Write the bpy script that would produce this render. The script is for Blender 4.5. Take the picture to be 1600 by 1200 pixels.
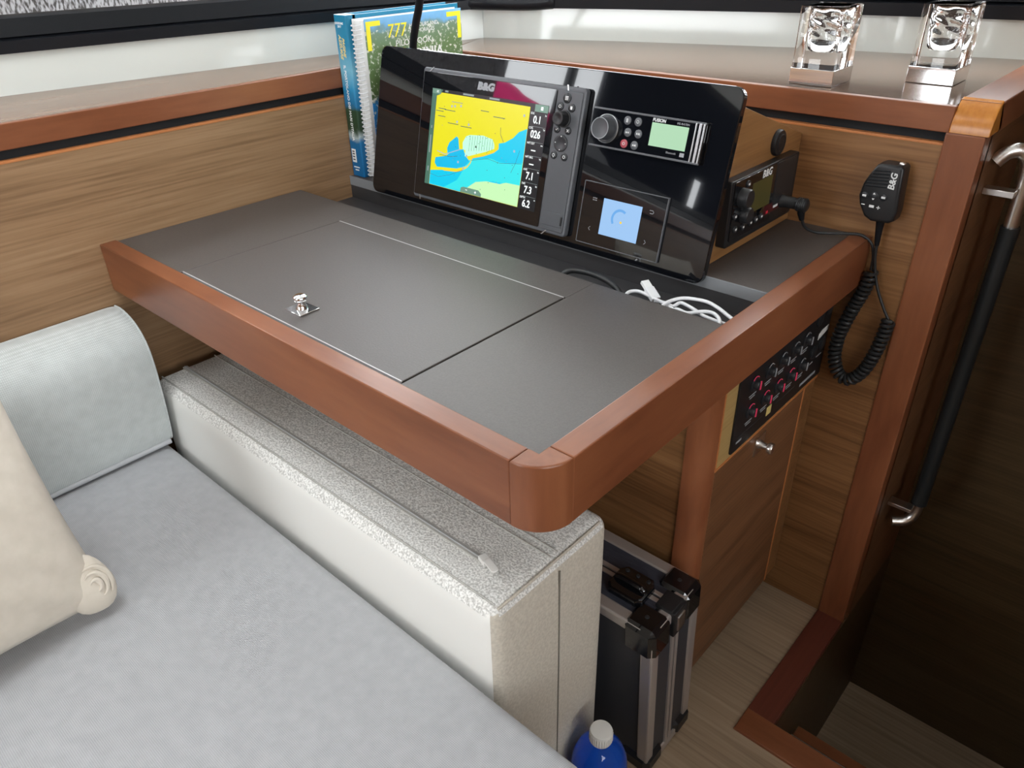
import bpy, bmesh, math, random
from mathutils import Vector, Matrix
random.seed(7)
for o in list(bpy.data.objects): bpy.data.objects.remove(o)
scene = bpy.context.scene
COL = scene.collection
# all measures below are in table units (length of the chart table = 1) with z = 0 on the table top
S = 0.92
FZ = -0.84
def W(p): return Vector((p[0] * S, p[1] * S, (p[2] - FZ) * S))

# ------------------------------------------------------------------ camera
cam_d = bpy.data.cameras.new('camera'); cam = bpy.data.objects.new('camera', cam_d); COL.objects.link(cam)
R3 = Matrix(((0.74387757, -0.33333102, 0.57925521), (0.66801683, 0.39677972, -0.62953901), (-0.01999184, 0.85525218, 0.51782626)))
mw = R3.to_4x4(); mw.translation = W((1.3703124, -0.44558386, 0.46183094)); cam.matrix_world = mw
cam_d.sensor_width = 36; cam_d.lens = 1188.348 / 1600 * 36; cam_d.clip_start = 0.02
scene.camera = cam

# ------------------------------------------------------------------ light and exposure
vs = scene.view_settings
vs.view_transform = 'Standard'; vs.look = 'None'; vs.gamma = 1.0; vs.use_curve_mapping = False
vs.exposure = -0.25
world = bpy.data.worlds.new('sky'); scene.world = world; world.use_nodes = True
wn = world.node_tree.nodes; wn['Background'].inputs[0].default_value = (0.93, 0.97, 1.0, 1); wn['Background'].inputs[1].default_value = 12.5
def area(name, loc, rot, sx, sy, power, col):
    d = bpy.data.lights.new(name, 'AREA'); d.shape = 'RECTANGLE'; d.size = sx * S; d.size_y = sy * S; d.energy = power; d.color = col
    o = bpy.data.objects.new(name, d); COL.objects.link(o); o.location = W(loc); o.rotation_euler = rot
    return o
PI = math.pi
# the cabin is lit by the bright sky through its openings; the portals only guide the sampling
def portal(name, loc, rot, sx, sy):
    o = area(name, loc, rot, sx, sy, 1, (1, 1, 1)); o.data.cycles.is_portal = True
portal('hatch_portal', (0.40, -0.40, 1.21), (0, 0, 0), 0.6, 0.5)
portal('companionway_portal', (0.45, -2.59, 0.55), (PI / 2, 0, 0), 0.9, 0.8)
portal('far_window_portal', (3.19, -0.95, 0.60), (0, PI / 2, 0), 0.60, 2.1)
portal('hull_window_portal', (-0.31, -0.45, 0.57), (0, -PI / 2, 0), 0.46, 0.7)

# ------------------------------------------------------------------ materials
MATS = {}
def nd(nt, t, **kw):
    n = nt.nodes.new(t)
    for k, v in kw.items(): setattr(n, k, v)
    return n
def pmat(name, col, rough=0.5, metal=0.0, trans=0.0, ior=1.45, emit=None, es=0.0, coat=0.0, spec=0.5, alpha=1.0):
    m = bpy.data.materials.new(name); m.use_nodes = True; b = m.node_tree.nodes['Principled BSDF']
    b.inputs['Base Color'].default_value = (*col, 1); b.inputs['Roughness'].default_value = rough
    b.inputs['Metallic'].default_value = metal; b.inputs['Transmission Weight'].default_value = trans
    b.inputs['IOR'].default_value = ior; b.inputs['Coat Weight'].default_value = coat
    b.inputs['Specular IOR Level'].default_value = spec
    if coat: b.inputs['Coat Roughness'].default_value = 0.05
    if emit: b.inputs['Emission Color'].default_value = (*emit, 1); b.inputs['Emission Strength'].default_value = es
    MATS[name] = m
    return m
def ramp(nt, stops):
    r = nd(nt, 'ShaderNodeValToRGB'); e = r.color_ramp.elements
    while len(e) < len(stops): e.new(0.5)
    for k, (p, c) in enumerate(stops): e[k].position = p; e[k].color = (*c, 1)
    return r
def tex(nt, scale, vec=True):
    tc = nd(nt, 'ShaderNodeTexCoord'); mp = nd(nt, 'ShaderNodeMapping'); mp.inputs['Scale'].default_value = scale
    nt.links.new(tc.outputs['Object'], mp.inputs['Vector']); return mp
def wood(name, c0, c1, c2, axis, rough=0.4, across=26.0, along=1.6, fine=0.5, coat=0.0, bump=0.08, spec=0.5):
    m = pmat(name, c1, rough, coat=coat, spec=spec); nt = m.node_tree; b = nt.nodes['Principled BSDF']
    sc = [across] * 3; sc[axis] = along
    mp = tex(nt, sc)
    n1 = nd(nt, 'ShaderNodeTexNoise'); n1.inputs['Scale'].default_value = 1.0; n1.inputs['Detail'].default_value = 5; n1.inputs['Distortion'].default_value = 0.6
    nt.links.new(mp.outputs[0], n1.inputs['Vector'])
    sc2 = [across * 9] * 3; sc2[axis] = along * 4
    mp2 = tex(nt, sc2); n2 = nd(nt, 'ShaderNodeTexNoise'); n2.inputs['Scale'].default_value = 1.0; n2.inputs['Detail'].default_value = 3
    nt.links.new(mp2.outputs[0], n2.inputs['Vector'])
    mx = nd(nt, 'ShaderNodeMix'); mx.data_type = 'FLOAT'; mx.inputs[0].default_value = fine
    nt.links.new(n1.outputs[0], mx.inputs[2]); nt.links.new(n2.outputs[0], mx.inputs[3])
    r = ramp(nt, [(0.32, c0), (0.5, c1), (0.68, c2)]); nt.links.new(mx.outputs[0], r.inputs[0]); nt.links.new(r.outputs[0], b.inputs['Base Color'])
    bp = nd(nt, 'ShaderNodeBump'); bp.inputs['Strength'].default_value = bump; bp.inputs['Distance'].default_value = 0.002
    nt.links.new(n2.outputs[0], bp.inputs['Height']); nt.links.new(bp.outputs[0], b.inputs['Normal'])
    return m
def noisy(name, c0, c1, scale, rough=0.6, bump=0.1, dist=0.001, detail=4, lo=0.35, hi=0.65, metal=0.0, spec=0.5, stretch=(1, 1, 1), sheen=0.0):
    m = pmat(name, c0, rough, metal=metal, spec=spec); nt = m.node_tree; b = nt.nodes['Principled BSDF']
    mp = tex(nt, stretch); n = nd(nt, 'ShaderNodeTexNoise'); n.inputs['Scale'].default_value = scale; n.inputs['Detail'].default_value = detail
    nt.links.new(mp.outputs[0], n.inputs['Vector'])
    r = ramp(nt, [(lo, c0), (hi, c1)]); nt.links.new(n.outputs[0], r.inputs[0]); nt.links.new(r.outputs[0], b.inputs['Base Color'])
    bp = nd(nt, 'ShaderNodeBump'); bp.inputs['Strength'].default_value = bump; bp.inputs['Distance'].default_value = dist
    nt.links.new(n.outputs[0], bp.inputs['Height']); nt.links.new(bp.outputs[0], b.inputs['Normal'])
    b.inputs['Sheen Weight'].default_value = sheen
    return m
def weave(name, c0, c1, ax1, ax2, scale, rough=0.85, bump=0.3):
    m = pmat(name, c0, rough, spec=0.2); nt = m.node_tree; b = nt.nodes['Principled BSDF']
    tc = nd(nt, 'ShaderNodeTexCoord'); outs = []
    for d in (ax1, ax2):
        mp = nd(nt, 'ShaderNodeMapping'); nt.links.new(tc.outputs['Object'], mp.inputs['Vector'])
        w = nd(nt, 'ShaderNodeTexWave'); w.bands_direction = d; w.inputs['Scale'].default_value = scale; w.inputs['Distortion'].default_value = 0.6; w.inputs['Detail'].default_value = 1.5; w.inputs['Detail Scale'].default_value = 2.0
        nt.links.new(mp.outputs[0], w.inputs['Vector']); outs.append(w.outputs[1])
    mu = nd(nt, 'ShaderNodeMath', operation='MULTIPLY'); nt.links.new(outs[0], mu.inputs[0]); nt.links.new(outs[1], mu.inputs[1])
    n = nd(nt, 'ShaderNodeTexNoise'); n.inputs['Scale'].default_value = 60; n.inputs['Detail'].default_value = 4
    nt.links.new(tc.outputs['Object'], n.inputs['Vector'])
    ad = nd(nt, 'ShaderNodeMix'); ad.data_type = 'FLOAT'; ad.inputs[0].default_value = 0.45
    nt.links.new(mu.outputs[0], ad.inputs[2]); nt.links.new(n.outputs[0], ad.inputs[3])
    r = ramp(nt, [(0.1, c0), (0.75, c1)]); nt.links.new(ad.outputs[0], r.inputs[0]); nt.links.new(r.outputs[0], b.inputs['Base Color'])
    bp = nd(nt, 'ShaderNodeBump'); bp.inputs['Strength'].default_value = bump; bp.inputs['Distance'].default_value = 0.001
    nt.links.new(mu.outputs[0], bp.inputs['Height']); nt.links.new(bp.outputs[0], b.inputs['Normal'])
    b.inputs['Sheen Weight'].default_value = 0.15
    return m
def clear_pane(name):
    m = bpy.data.materials.new(name); m.use_nodes = True; nt = m.node_tree; nt.nodes.clear()
    o = nd(nt, 'ShaderNodeOutputMaterial'); mx = nd(nt, 'ShaderNodeMixShader'); t = nd(nt, 'ShaderNodeBsdfTransparent'); gl_ = nd(nt, 'ShaderNodeBsdfGlossy'); gl_.inputs['Roughness'].default_value = 0.02
    mx.inputs[0].default_value = 0.06; nt.links.new(t.outputs[0], mx.inputs[1]); nt.links.new(gl_.outputs[0], mx.inputs[2]); nt.links.new(mx.outputs[0], o.inputs[0]); MATS[name] = m
def thin_cloth(name, c):
    m = bpy.data.materials.new(name); m.use_nodes = True; nt = m.node_tree; nt.nodes.clear()
    o = nd(nt, 'ShaderNodeOutputMaterial'); mx = nd(nt, 'ShaderNodeMixShader'); d = nd(nt, 'ShaderNodeBsdfDiffuse'); t = nd(nt, 'ShaderNodeBsdfTranslucent'); mx.inputs[0].default_value = 0.6
    for q in (d, t): q.inputs[0].default_value = (*c, 1)
    nt.links.new(d.outputs[0], mx.inputs[1]); nt.links.new(t.outputs[0], mx.inputs[2]); nt.links.new(mx.outputs[0], o.inputs[0]); MATS[name] = m
X, Y, Z = 0, 1, 2
VC = ((0.185, 0.104, 0.050), (0.295, 0.175, 0.090), (0.355, 0.225, 0.125))
wood('veneer_y', *VC, Y); wood('veneer_x', (0.115, 0.050, 0.018), (0.21, 0.098, 0.037), (0.275, 0.138, 0.056), X)
wood('veneer_diag', (0.19, 0.088, 0.030), (0.26, 0.128, 0.046), (0.31, 0.16, 0.06), Y)
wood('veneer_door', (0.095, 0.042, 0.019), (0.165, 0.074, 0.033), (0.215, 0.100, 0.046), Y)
wood('veneer_shaded', (0.05, 0.030, 0.013), (0.075, 0.046, 0.020), (0.10, 0.064, 0.03), X)  # same walnut, with the stairwell shade put into its colour
wood('veneer_top', (0.12, 0.075, 0.053), (0.15, 0.098, 0.070), (0.18, 0.12, 0.088), X, rough=0.13, bump=0.015)
wood('veneer_top_y', (0.16, 0.10, 0.068), (0.20, 0.13, 0.09), (0.25, 0.165, 0.115), Y, rough=0.25, bump=0.03)
MC = ((0.155, 0.049, 0.021), (0.215, 0.073, 0.031), (0.27, 0.099, 0.043))
for nm, ax in (('mahogany_x', X), ('mahogany_y', Y), ('mahogany_z', Z)):
    wood(nm, *MC, ax, rough=0.30, across=11, along=3.0, fine=0.25, bump=0.015)
wood('mahogany_dark', (0.10, 0.026, 0.016), (0.13, 0.034, 0.020), (0.16, 0.042, 0.025), Y, rough=0.4, across=14, along=1.2)
wood('amber', (0.42, 0.15, 0.02), (0.50, 0.19, 0.03), (0.56, 0.23, 0.04), Z, rough=0.25, across=20, along=1.5)
wood('edge_band', (0.42, 0.15, 0.05), (0.48, 0.18, 0.06), (0.52, 0.21, 0.08), Y, rough=0.4)
wood('maple', (0.34, 0.22, 0.08), (0.42, 0.28, 0.11), (0.46, 0.32, 0.14), Y, rough=0.4)
wood('floor_wood', (0.23, 0.165, 0.108), (0.34, 0.25, 0.165), (0.42, 0.32, 0.22), X, rough=0.5, across=16, along=0.9, fine=0.6)
noisy('leather', (0.072, 0.062, 0.057), (0.084, 0.073, 0.067), 420, rough=0.46, bump=0.25, dist=0.0006, spec=0.6)
noisy('leather_shelf', (0.072, 0.062, 0.057), (0.084, 0.073, 0.067), 420, rough=0.45, bump=0.25, dist=0.0006)
pmat('tray_dark', (0.045, 0.044, 0.046), 0.45); pmat('strip_grey', (0.20, 0.21, 0.22), 0.4); pmat('strip_highlight', (0.45, 0.44, 0.44), 0.35)
pmat('gelcoat', (0.60, 0.62, 0.585), 0.10, coat=0.3); pmat('ceiling_white', (0.75, 0.75, 0.72), 0.6)
pmat('black_rubber', (0.006, 0.007, 0.009), 0.5, spec=0.25); pmat('black_frame', (0.008, 0.009, 0.012), 0.35, spec=0.3); pmat('groove_black', (0.005, 0.006, 0.008), 0.7)
pmat('black_gloss', (0.004, 0.0045, 0.006), 0.02, coat=0.6); pmat('black_plastic', (0.012, 0.012, 0.013), 0.4); pmat('black_satin', (0.02, 0.021, 0.023), 0.35)
pmat('keypad_grey', (0.075, 0.08, 0.088), 0.4); pmat('bezel_grey', (0.10, 0.105, 0.115), 0.35); pmat('button_dark', (0.02, 0.021, 0.024), 0.35)
pmat('chrome', (0.82, 0.82, 0.83), 0.06, metal=1.0); pmat('steel', (0.78, 0.76, 0.74), 0.28, metal=1.0); pmat('silver', (0.60, 0.61, 0.63), 0.3, metal=1.0)
pmat('white_print', (0.75, 0.76, 0.76), 0.6); pmat('grey_print', (0.32, 0.33, 0.35), 0.5); pmat('faint_print', (0.05, 0.052, 0.058), 0.5)
pmat('cable_white', (0.72, 0.73, 0.75), 0.45); pmat('cable_black', (0.018, 0.019, 0.02), 0.42)
pmat('glass', (1, 1, 1), 0.0, trans=1.0, ior=1.5); clear_pane('window_glass')
pmat('aluminium', (0.50, 0.455, 0.43), 0.36, metal=0.6); pmat('case_panel', (0.035, 0.036, 0.042), 0.45)
noisy('case_ribbed', (0.025, 0.027, 0.040), (0.045, 0.047, 0.062), 60, rough=0.5, stretch=(1, 14, 1), bump=0.3)
weave('fabric_seat', (0.35, 0.355, 0.368), (0.52, 0.525, 0.542), 'X', 'Y', 150)
weave('fabric_back', (0.48, 0.51, 0.505), (0.72, 0.755, 0.75), 'Y', 'Z', 120)
pmat('fabric_piping', (0.50, 0.51, 0.53), 0.8)
noisy('boucle', (0.50, 0.49, 0.465), (0.86, 0.85, 0.82), 380, rough=0.95, bump=0.6, dist=0.002, detail=2, lo=0.36, hi=0.62)
noisy('felt', (0.50, 0.455, 0.385), (0.60, 0.55, 0.47), 260, rough=0.95, bump=0.3, dist=0.0012, detail=3)
pmat('vinyl', (0.84, 0.83, 0.79), 0.5); noisy('pillow_cloth', (0.62, 0.565, 0.48), (0.68, 0.62, 0.535), 40, rough=0.95, bump=0.06, detail=6, sheen=0.1)
thin_cloth('pink_cloth', (0.80, 0.045, 0.20)); pmat('blocker_navy', (0.012, 0.015, 0.026), 1.0, spec=0.03); pmat('zip_tape', (0.42, 0.42, 0.43), 0.7); pmat('seam', (0.20, 0.185, 0.155), 0.9); pmat('seam_light', (0.45, 0.44, 0.41), 0.9)
noisy('shade_knit', (0.05, 0.05, 0.051), (0.42, 0.41, 0.42), 300, rough=0.9, bump=0.4, dist=0.003, detail=1, lo=0.36, hi=0.58, stretch=(1, 1.0, 0.35))
pmat('bottle_blue', (0.10, 0.40, 0.95), 0.05, trans=0.9, ior=1.40); pmat('liquid_blue', (0.02, 0.22, 0.95), 0.1, trans=0.3, ior=1.33)
pmat('cap_white', (0.78, 0.77, 0.74), 0.4); pmat('paper', (0.72, 0.72, 0.70), 0.8); pmat('grip_leather', (0.012, 0.014, 0.015), 0.45)
pmat('red_deep', (0.06, 0.008, 0.012), 0.35); pmat('button_red', (0.40, 0.075, 0.095), 0.4); pmat('dial_grey', (0.055, 0.058, 0.064), 0.32); pmat('red_print', (0.65, 0.03, 0.05), 0.4); pmat('yellow_print', (0.85, 0.75, 0.02), 0.4); pmat('blue_print', (0.02, 0.18, 0.50), 0.4); pmat('gold_print', (0.7, 0.55, 0.2), 0.4)
def emat(name, c, s=1.45): return pmat(name, (0, 0, 0), 0.3, emit=c, es=s)
for nm, c in dict(scr_land=(0.72, 0.66, 0.01), scr_sea=(0.0, 0.52, 0.75), scr_mid=(0.03, 0.68, 0.72), scr_sand=(0.50, 0.80, 0.42), scr_lag=(0.0, 0.44, 0.72), scr_mint=(0.48, 0.86, 0.66),
                  scr_bar=(0.06, 0.15, 0.11), scr_black=(0.006, 0.008, 0.01), scr_white=(0.9, 0.95, 0.95), scr_line=(0.05, 0.12, 0.10), scr_orange=(0.85, 0.55, 0.03), scr_head=(0.14, 0.26, 0.20),
                  lcd_green=(0.36, 0.58, 0.38), lcd_blue=(0.28, 0.47, 0.74), lcd_arc=(0.12, 0.34, 0.68), lcd_olive=(0.030, 0.026, 0.008), scr_grey=(0.25, 0.3, 0.3), dial_red=(0.32, 0.02, 0.05), scr_purple=(0.35, 0.42, 0.5)).items():
    emat(nm, c)
# photographic cover prints of the two books (bands of sky, sea and scrub)
def print_mat(name, stops, axis, lo, hi, speck=None):
    m = pmat(name, (0.5, 0.5, 0.5), 0.3); nt = m.node_tree; b = nt.nodes['Principled BSDF']
    tc = nd(nt, 'ShaderNodeTexCoord'); sp = nd(nt, 'ShaderNodeSeparateXYZ'); nt.links.new(tc.outputs['Object'], sp.inputs[0])
    n = nd(nt, 'ShaderNodeTexNoise'); n.inputs['Scale'].default_value = 40; n.inputs['Detail'].default_value = 5; nt.links.new(tc.outputs['Object'], n.inputs['Vector'])
    mr = nd(nt, 'ShaderNodeMapRange'); mr.inputs[1].default_value = lo; mr.inputs[2].default_value = hi; nt.links.new(sp.outputs[axis], mr.inputs[0])
    ad = nd(nt, 'ShaderNodeMath', operation='MULTIPLY_ADD'); ad.inputs[1].default_value = 0.10; nt.links.new(n.outputs[0], ad.inputs[0]); nt.links.new(mr.outputs[0], ad.inputs[2])
    r = ramp(nt, stops); nt.links.new(ad.outputs[0], r.inputs[0])
    if speck:
        n2 = nd(nt, 'ShaderNodeTexNoise'); n2.inputs['Scale'].default_value = 150; n2.inputs['Detail'].default_value = 3; nt.links.new(tc.outputs['Object'], n2.inputs['Vector'])
        r2 = ramp(nt, [(0.55, (0, 0, 0)), (0.68, (1, 1, 1))]); nt.links.new(n2.outputs[0], r2.inputs[0])
        lt = nd(nt, 'ShaderNodeMath', operation='LESS_THAN'); lt.inputs[1].default_value = speck; nt.links.new(mr.outputs[0], lt.inputs[0])
        mu = nd(nt, 'ShaderNodeMath', operation='MULTIPLY'); nt.links.new(r2.outputs[0], mu.inputs[0]); nt.links.new(lt.outputs[0], mu.inputs[1])
        mx = nd(nt, 'ShaderNodeMix'); mx.data_type = 'RGBA'; nt.links.new(mu.outputs[0], mx.inputs[0]); nt.links.new(r.outputs[0], mx.inputs[6]); mx.inputs[7].default_value = (0.7, 0.72, 0.65, 1)
        nt.links.new(mx.outputs[2], b.inputs['Base Color'])
    else: nt.links.new(r.outputs[0], b.inputs['Base Color'])
print_mat('cover_coast', [(0.0, (0.005, 0.10, 0.26)), (0.27, (0.01, 0.13, 0.30)), (0.31, (0.35, 0.42, 0.42)), (0.35, (0.02, 0.045, 0.02)), (0.47, (0.025, 0.06, 0.03)), (0.50, (0.015, 0.16, 0.34)), (0.60, (0.03, 0.24, 0.44)), (0.70, (0.16, 0.40, 0.52)), (0.85, (0.01, 0.19, 0.33)), (1.0, (0.005, 0.17, 0.30))], 2, 0.0, 0.30)
print_mat('cover_scrub', [(0.0, (0.01, 0.12, 0.42)), (0.50, (0.02, 0.22, 0.55)), (0.53, (0.07, 0.12, 0.04)), (0.80, (0.12, 0.20, 0.08)), (0.90, (0.16, 0.25, 0.17)), (0.93, (0.16, 0.40, 0.68)), (1.0, (0.20, 0.50, 0.80))], 2, 0.0, 0.305, speck=0.86)

# ------------------------------------------------------------------ mesh helpers
class Frame:
    def __init__(s, o=(0, 0, 0), u=(1, 0, 0), v=(0, 1, 0), n=(0, 0, 1)):
        s.o, s.u, s.v, s.n = map(Vector, (o, u, v, n))
    def __call__(s, p): return s.o + s.u * p[0] + s.v * p[1] + s.n * p[2]
ID = Frame()
class MB:
    def __init__(s, fr=ID): s.bm = bmesh.new(); s.fr = fr; s.rnd = False
    def _merge(s, b2, mi=0):
        mp = {v: s.bm.verts.new(v.co) for v in b2.verts}
        for f in b2.faces:
            try: nf = s.bm.faces.new([mp[v] for v in f.verts]); nf.material_index = mi
            except ValueError: pass
        b2.free()
    def box(s, x0, x1, y0, y1, z0, z1, b=0.0, seg=2, mi=0):
        b2 = bmesh.new(); v = [b2.verts.new((x, y, z)) for x in (x0, x1) for y in (y0, y1) for z in (z0, z1)]
        for q in ((0, 1, 3, 2), (4, 6, 7, 5), (0, 4, 5, 1), (2, 3, 7, 6), (0, 2, 6, 4), (1, 5, 7, 3)): b2.faces.new([v[i] for i in q])
        if b: bmesh.ops.bevel(b2, geom=list(b2.edges), offset=b, segments=seg, profile=0.5, affect='EDGES')
        s._merge(b2, mi); return s
    def prism(s, poly, d0, d1, plane='xy', b=0.0, seg=2, mi=0):
        f = {'xy': lambda a, c, d: (a, c, d), 'xz': lambda a, c, d: (a, d, c), 'yz': lambda a, c, d: (d, a, c)}[plane]
        b2 = bmesh.new(); lo = [b2.verts.new(f(a, c, d0)) for a, c in poly]; hi = [b2.verts.new(f(a, c, d1)) for a, c in poly]; n = len(poly)
        b2.faces.new(lo); b2.faces.new(hi[::-1])
        for i in range(n): b2.faces.new((lo[i], hi[i], hi[(i + 1) % n], lo[(i + 1) % n]))
        bmesh.ops.recalc_face_normals(b2, faces=b2.faces)
        if b:
            ed = [e for e in b2.edges if (e.verts[0] in hi and e.verts[1] in hi) or (e.verts[0] in lo and e.verts[1] in lo)]
            bmesh.ops.bevel(b2, geom=ed, offset=b, segments=seg, profile=0.5, affect='EDGES')
        s._merge(b2, mi); return s
    def tube(s, pts, r, n=10, mi=0, caps=True, closed=False, flat=1.0, up=None):
        s.rnd = True; P = [Vector(p) for p in pts]; m = len(P); rr = r if isinstance(r, (list, tuple)) else [r] * m
        rings = []; prev = None
        for i in range(m):
            t = (P[(i + 1) % m] - P[i - 1]) if closed else (P[min(i + 1, m - 1)] - P[max(i - 1, 0)])
            t.normalize()
            if prev is None:
                a = Vector(up) if up else (Vector((0, 0, 1)) if abs(t.z) < 0.9 else Vector((1, 0, 0)))
                prev = (a - t * a.dot(t)).normalized()
            else:
                prev = (prev - t * prev.dot(t)); prev = prev.normalized() if prev.length > 1e-9 else t.orthogonal().normalized()
            c = t.cross(prev)
            rings.append([s.bm.verts.new(P[i] + (prev * math.cos(2 * PI * k / n) + c * math.sin(2 * PI * k / n) * flat) * rr[i]) for k in range(n)])
        rng = range(m) if closed else range(m - 1)
        for i in rng:
            A, B = rings[i], rings[(i + 1) % m]
            for k in range(n):
                f = s.bm.faces.new((A[k], A[(k + 1) % n], B[(k + 1) % n], B[k])); f.material_index = mi
        if caps and not closed:
            for q in (rings[0], rings[-1][::-1]):
                f = s.bm.faces.new(q); f.material_index = mi
        return s
    def lathe(s, prof, c=(0, 0, 0), n=28, axis=2, mi=0):
        s.rnd = True; rings = []
        for r, h in prof:
            ring = []
            for k in range(n):
                a = 2 * PI * k / n; q = [0, 0, 0]; i, j = [(1, 2), (2, 0), (0, 1)][axis]
                q[axis] = h; q[i] = r * math.cos(a); q[j] = r * math.sin(a)
                ring.append(s.bm.verts.new((c[0] + q[0], c[1] + q[1], c[2] + q[2])))
            rings.append(ring)
        for A, B in zip(rings, rings[1:]):
            for k in range(n):
                f = s.bm.faces.new((A[k], A[(k + 1) % n], B[(k + 1) % n], B[k])); f.material_index = mi
        f = s.bm.faces.new(rings[0][::-1]); f.material_index = mi; f = s.bm.faces.new(rings[-1]); f.material_index = mi
        return s
    def poly(s, pts, mi=0):
        f = s.bm.faces.new([s.bm.verts.new(p) for p in pts]); f.material_index = mi; return s
    def grid(s, fn, nu, nv, mi=0):
        V = [[s.bm.verts.new(fn(i / nu, j / nv)) for j in range(nv + 1)] for i in range(nu + 1)]
        for i in range(nu):
            for j in range(nv):
                f = s.bm.faces.new((V[i][j], V[i + 1][j], V[i + 1][j + 1], V[i][j + 1])); f.material_index = mi
        return s
    def build(s, name, mats, parent=None, base=None, weld=0.0, angle=None, calc=True):
        bm = s.bm; angle = angle or (50 if s.rnd else 20)
        if weld: bmesh.ops.remove_doubles(bm, verts=bm.verts, dist=weld)
        for v in bm.verts: v.co = W(s.fr(v.co))
        if calc: bmesh.ops.recalc_face_normals(bm, faces=bm.faces)
        if parent is not None: B = Vector(root_of(parent).location)
        elif base is not None: B = W(base)
        else:
            xs = [v.co for v in bm.verts]; B = Vector(((min(q.x for q in xs) + max(q.x for q in xs)) / 2, (min(q.y for q in xs) + max(q.y for q in xs)) / 2, min(q.z for q in xs)))
        for v in bm.verts: v.co -= B
        me = bpy.data.meshes.new(name); bm.to_mesh(me); bm.free()
        return link(name, me, mats, parent, B, angle)
def root_of(o):
    while o.parent is not None: o = o.parent
    return o
def link(name, me, mats, parent, B, angle=38):
    me.polygons.foreach_set('use_smooth', [True] * len(me.polygons)); me.set_sharp_from_angle(angle=math.radians(angle))
    for m in (mats if isinstance(mats, (list, tuple)) else [mats]): me.materials.append(MATS[m])
    o = bpy.data.objects.new(name, me); COL.objects.link(o)
    if parent is not None: o.parent = parent
    else: o.location = B
    return o
def tag(o, label, cat=None, group=None, kind=None):
    o['label'] = label
    if cat: o['category'] = cat
    if group: o['group'] = group
    if kind: o['kind'] = kind
    return o
def thing(name, label, cat, base, group=None):
    o = bpy.data.objects.new(name, None); COL.objects.link(o); o.location = W(base); o.empty_display_size = 0.05
    return tag(o, label, cat, group)
def copy_tree(o, parent=None):
    c = o.copy(); COL.objects.link(c); c.parent = parent
    for ch in o.children: copy_tree(ch, c)
    return c
def text(body, size, mat, parent, fr, pos, ext=0.0004, align='CENTER', bold=0.0, rot=0.0, name='lettering', shear=0.0, sx=1.0):
    cu = bpy.data.curves.new('txt', 'FONT'); cu.body = body; cu.size = size; cu.align_x = align; cu.align_y = 'CENTER'; cu.extrude = ext / 2; cu.offset = bold; cu.shear = shear; cu.resolution_u = 3
    t = bpy.data.objects.new('txt', cu); COL.objects.link(t); dg = bpy.context.evaluated_depsgraph_get()
    me = bpy.data.meshes.new_from_object(t.evaluated_get(dg)); bpy.data.objects.remove(t); bpy.data.curves.remove(cu)
    B = Vector(root_of(parent).location); ca, sa = math.cos(rot), math.sin(rot)
    for v in me.vertices:
        x, y = v.co.x * sx, v.co.y
        v.co = W(fr((pos[0] + x * ca - y * sa, pos[1] + x * sa + y * ca, pos[2] + ext / 2 + v.co.z))) - B
    me.name = name; me.materials.clear()
    return link(name, me, mat, parent, B)
def arc(cx, cy, r, a0, a1, n=8): return [(cx + r * math.cos(math.radians(a0 + (a1 - a0) * i / n)), cy + r * math.sin(math.radians(a0 + (a1 - a0) * i / n))) for i in range(n + 1)]
def rrect(x0, x1, y0, y1, r, n=5):
    return arc(x1 - r, y0 + r, r, -90, 0, n) + arc(x1 - r, y1 - r, r, 0, 90, n) + arc(x0 + r, y1 - r, r, 90, 180, n) + arc(x0 + r, y0 + r, r, 180, 270, n)
def smooth(pts, k=8):
    P = [Vector(p) for p in pts]; out = []
    for i in range(len(P) - 1):
        p0, p1, p2, p3 = P[max(i - 1, 0)], P[i], P[i + 1], P[min(i + 2, len(P) - 1)]
        for j in range(k):
            t = j / k
            out.append(0.5 * ((2 * p1) + (p2 - p0) * t + (2 * p0 - 5 * p1 + 4 * p2 - p3) * t * t + (3 * p1 - p0 - 3 * p2 + p3) * t ** 3))
    return out + [P[-1]]
def rounded(x0, x1, y0, y1, z0, z1, r, n=14, puff=(0, 0, 0)):
    """cushion block: finely divided rounded box with slightly swollen faces"""
    b = bmesh.new(); hx, hy, hz = (x1 - x0) / 2, (y1 - y0) / 2, (z1 - z0) / 2; c = Vector(((x0 + x1) / 2, (y0 + y1) / 2, (z0 + z1) / 2)); h = (hx, hy, hz)
    def ts(L):
        k = 4; inner = [(-L + r) + (2 * L - 2 * r) * i / n for i in range(n + 1)]
        edge = [-L + r * (1 - math.cos(PI / 2 * i / k)) for i in range(k)]
        return edge + inner + [-e for e in edge[::-1]]
    T = [ts(v) for v in h]; cache = {}
    def vert(p):
        key = tuple(round(q, 6) for q in p)
        if key in cache: return cache[key]
        q = Vector([max(-h[i] + r, min(h[i] - r, p[i])) for i in range(3)]); d = Vector(p) - q
        if d.length > 1e-9:
            d = d.normalized() * r
        w = q + d
        for i in range(3):
            j, k = [m for m in range(3) if m != i]
            e = (1 - (p[j] / h[j]) ** 4) * (1 - (p[k] / h[k]) ** 4)
            if abs(d[i]) > 1e-9: w[i] += math.copysign(puff[i] * e, d[i]) * (abs(d[i]) / r)
        cache[key] = b.verts.new(w + c); return cache[key]
    for ax in range(3):
        j, k = [m for m in range(3) if m != ax]
        for sg in (-1, 1):
            for a in range(len(T[j]) - 1):
                for e in range(len(T[k]) - 1):
                    q = []
                    for (aa, ee) in ((a, e), (a + 1, e), (a + 1, e + 1), (a, e + 1)):
                        p = [0, 0, 0]; p[ax] = sg * h[ax]; p[j] = T[j][aa]; p[k] = T[k][ee]; q.append(vert(p))
                    try: b.faces.new(q)
                    except ValueError: pass
    bmesh.ops.recalc_face_normals(b, faces=b.faces)
    return b

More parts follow.
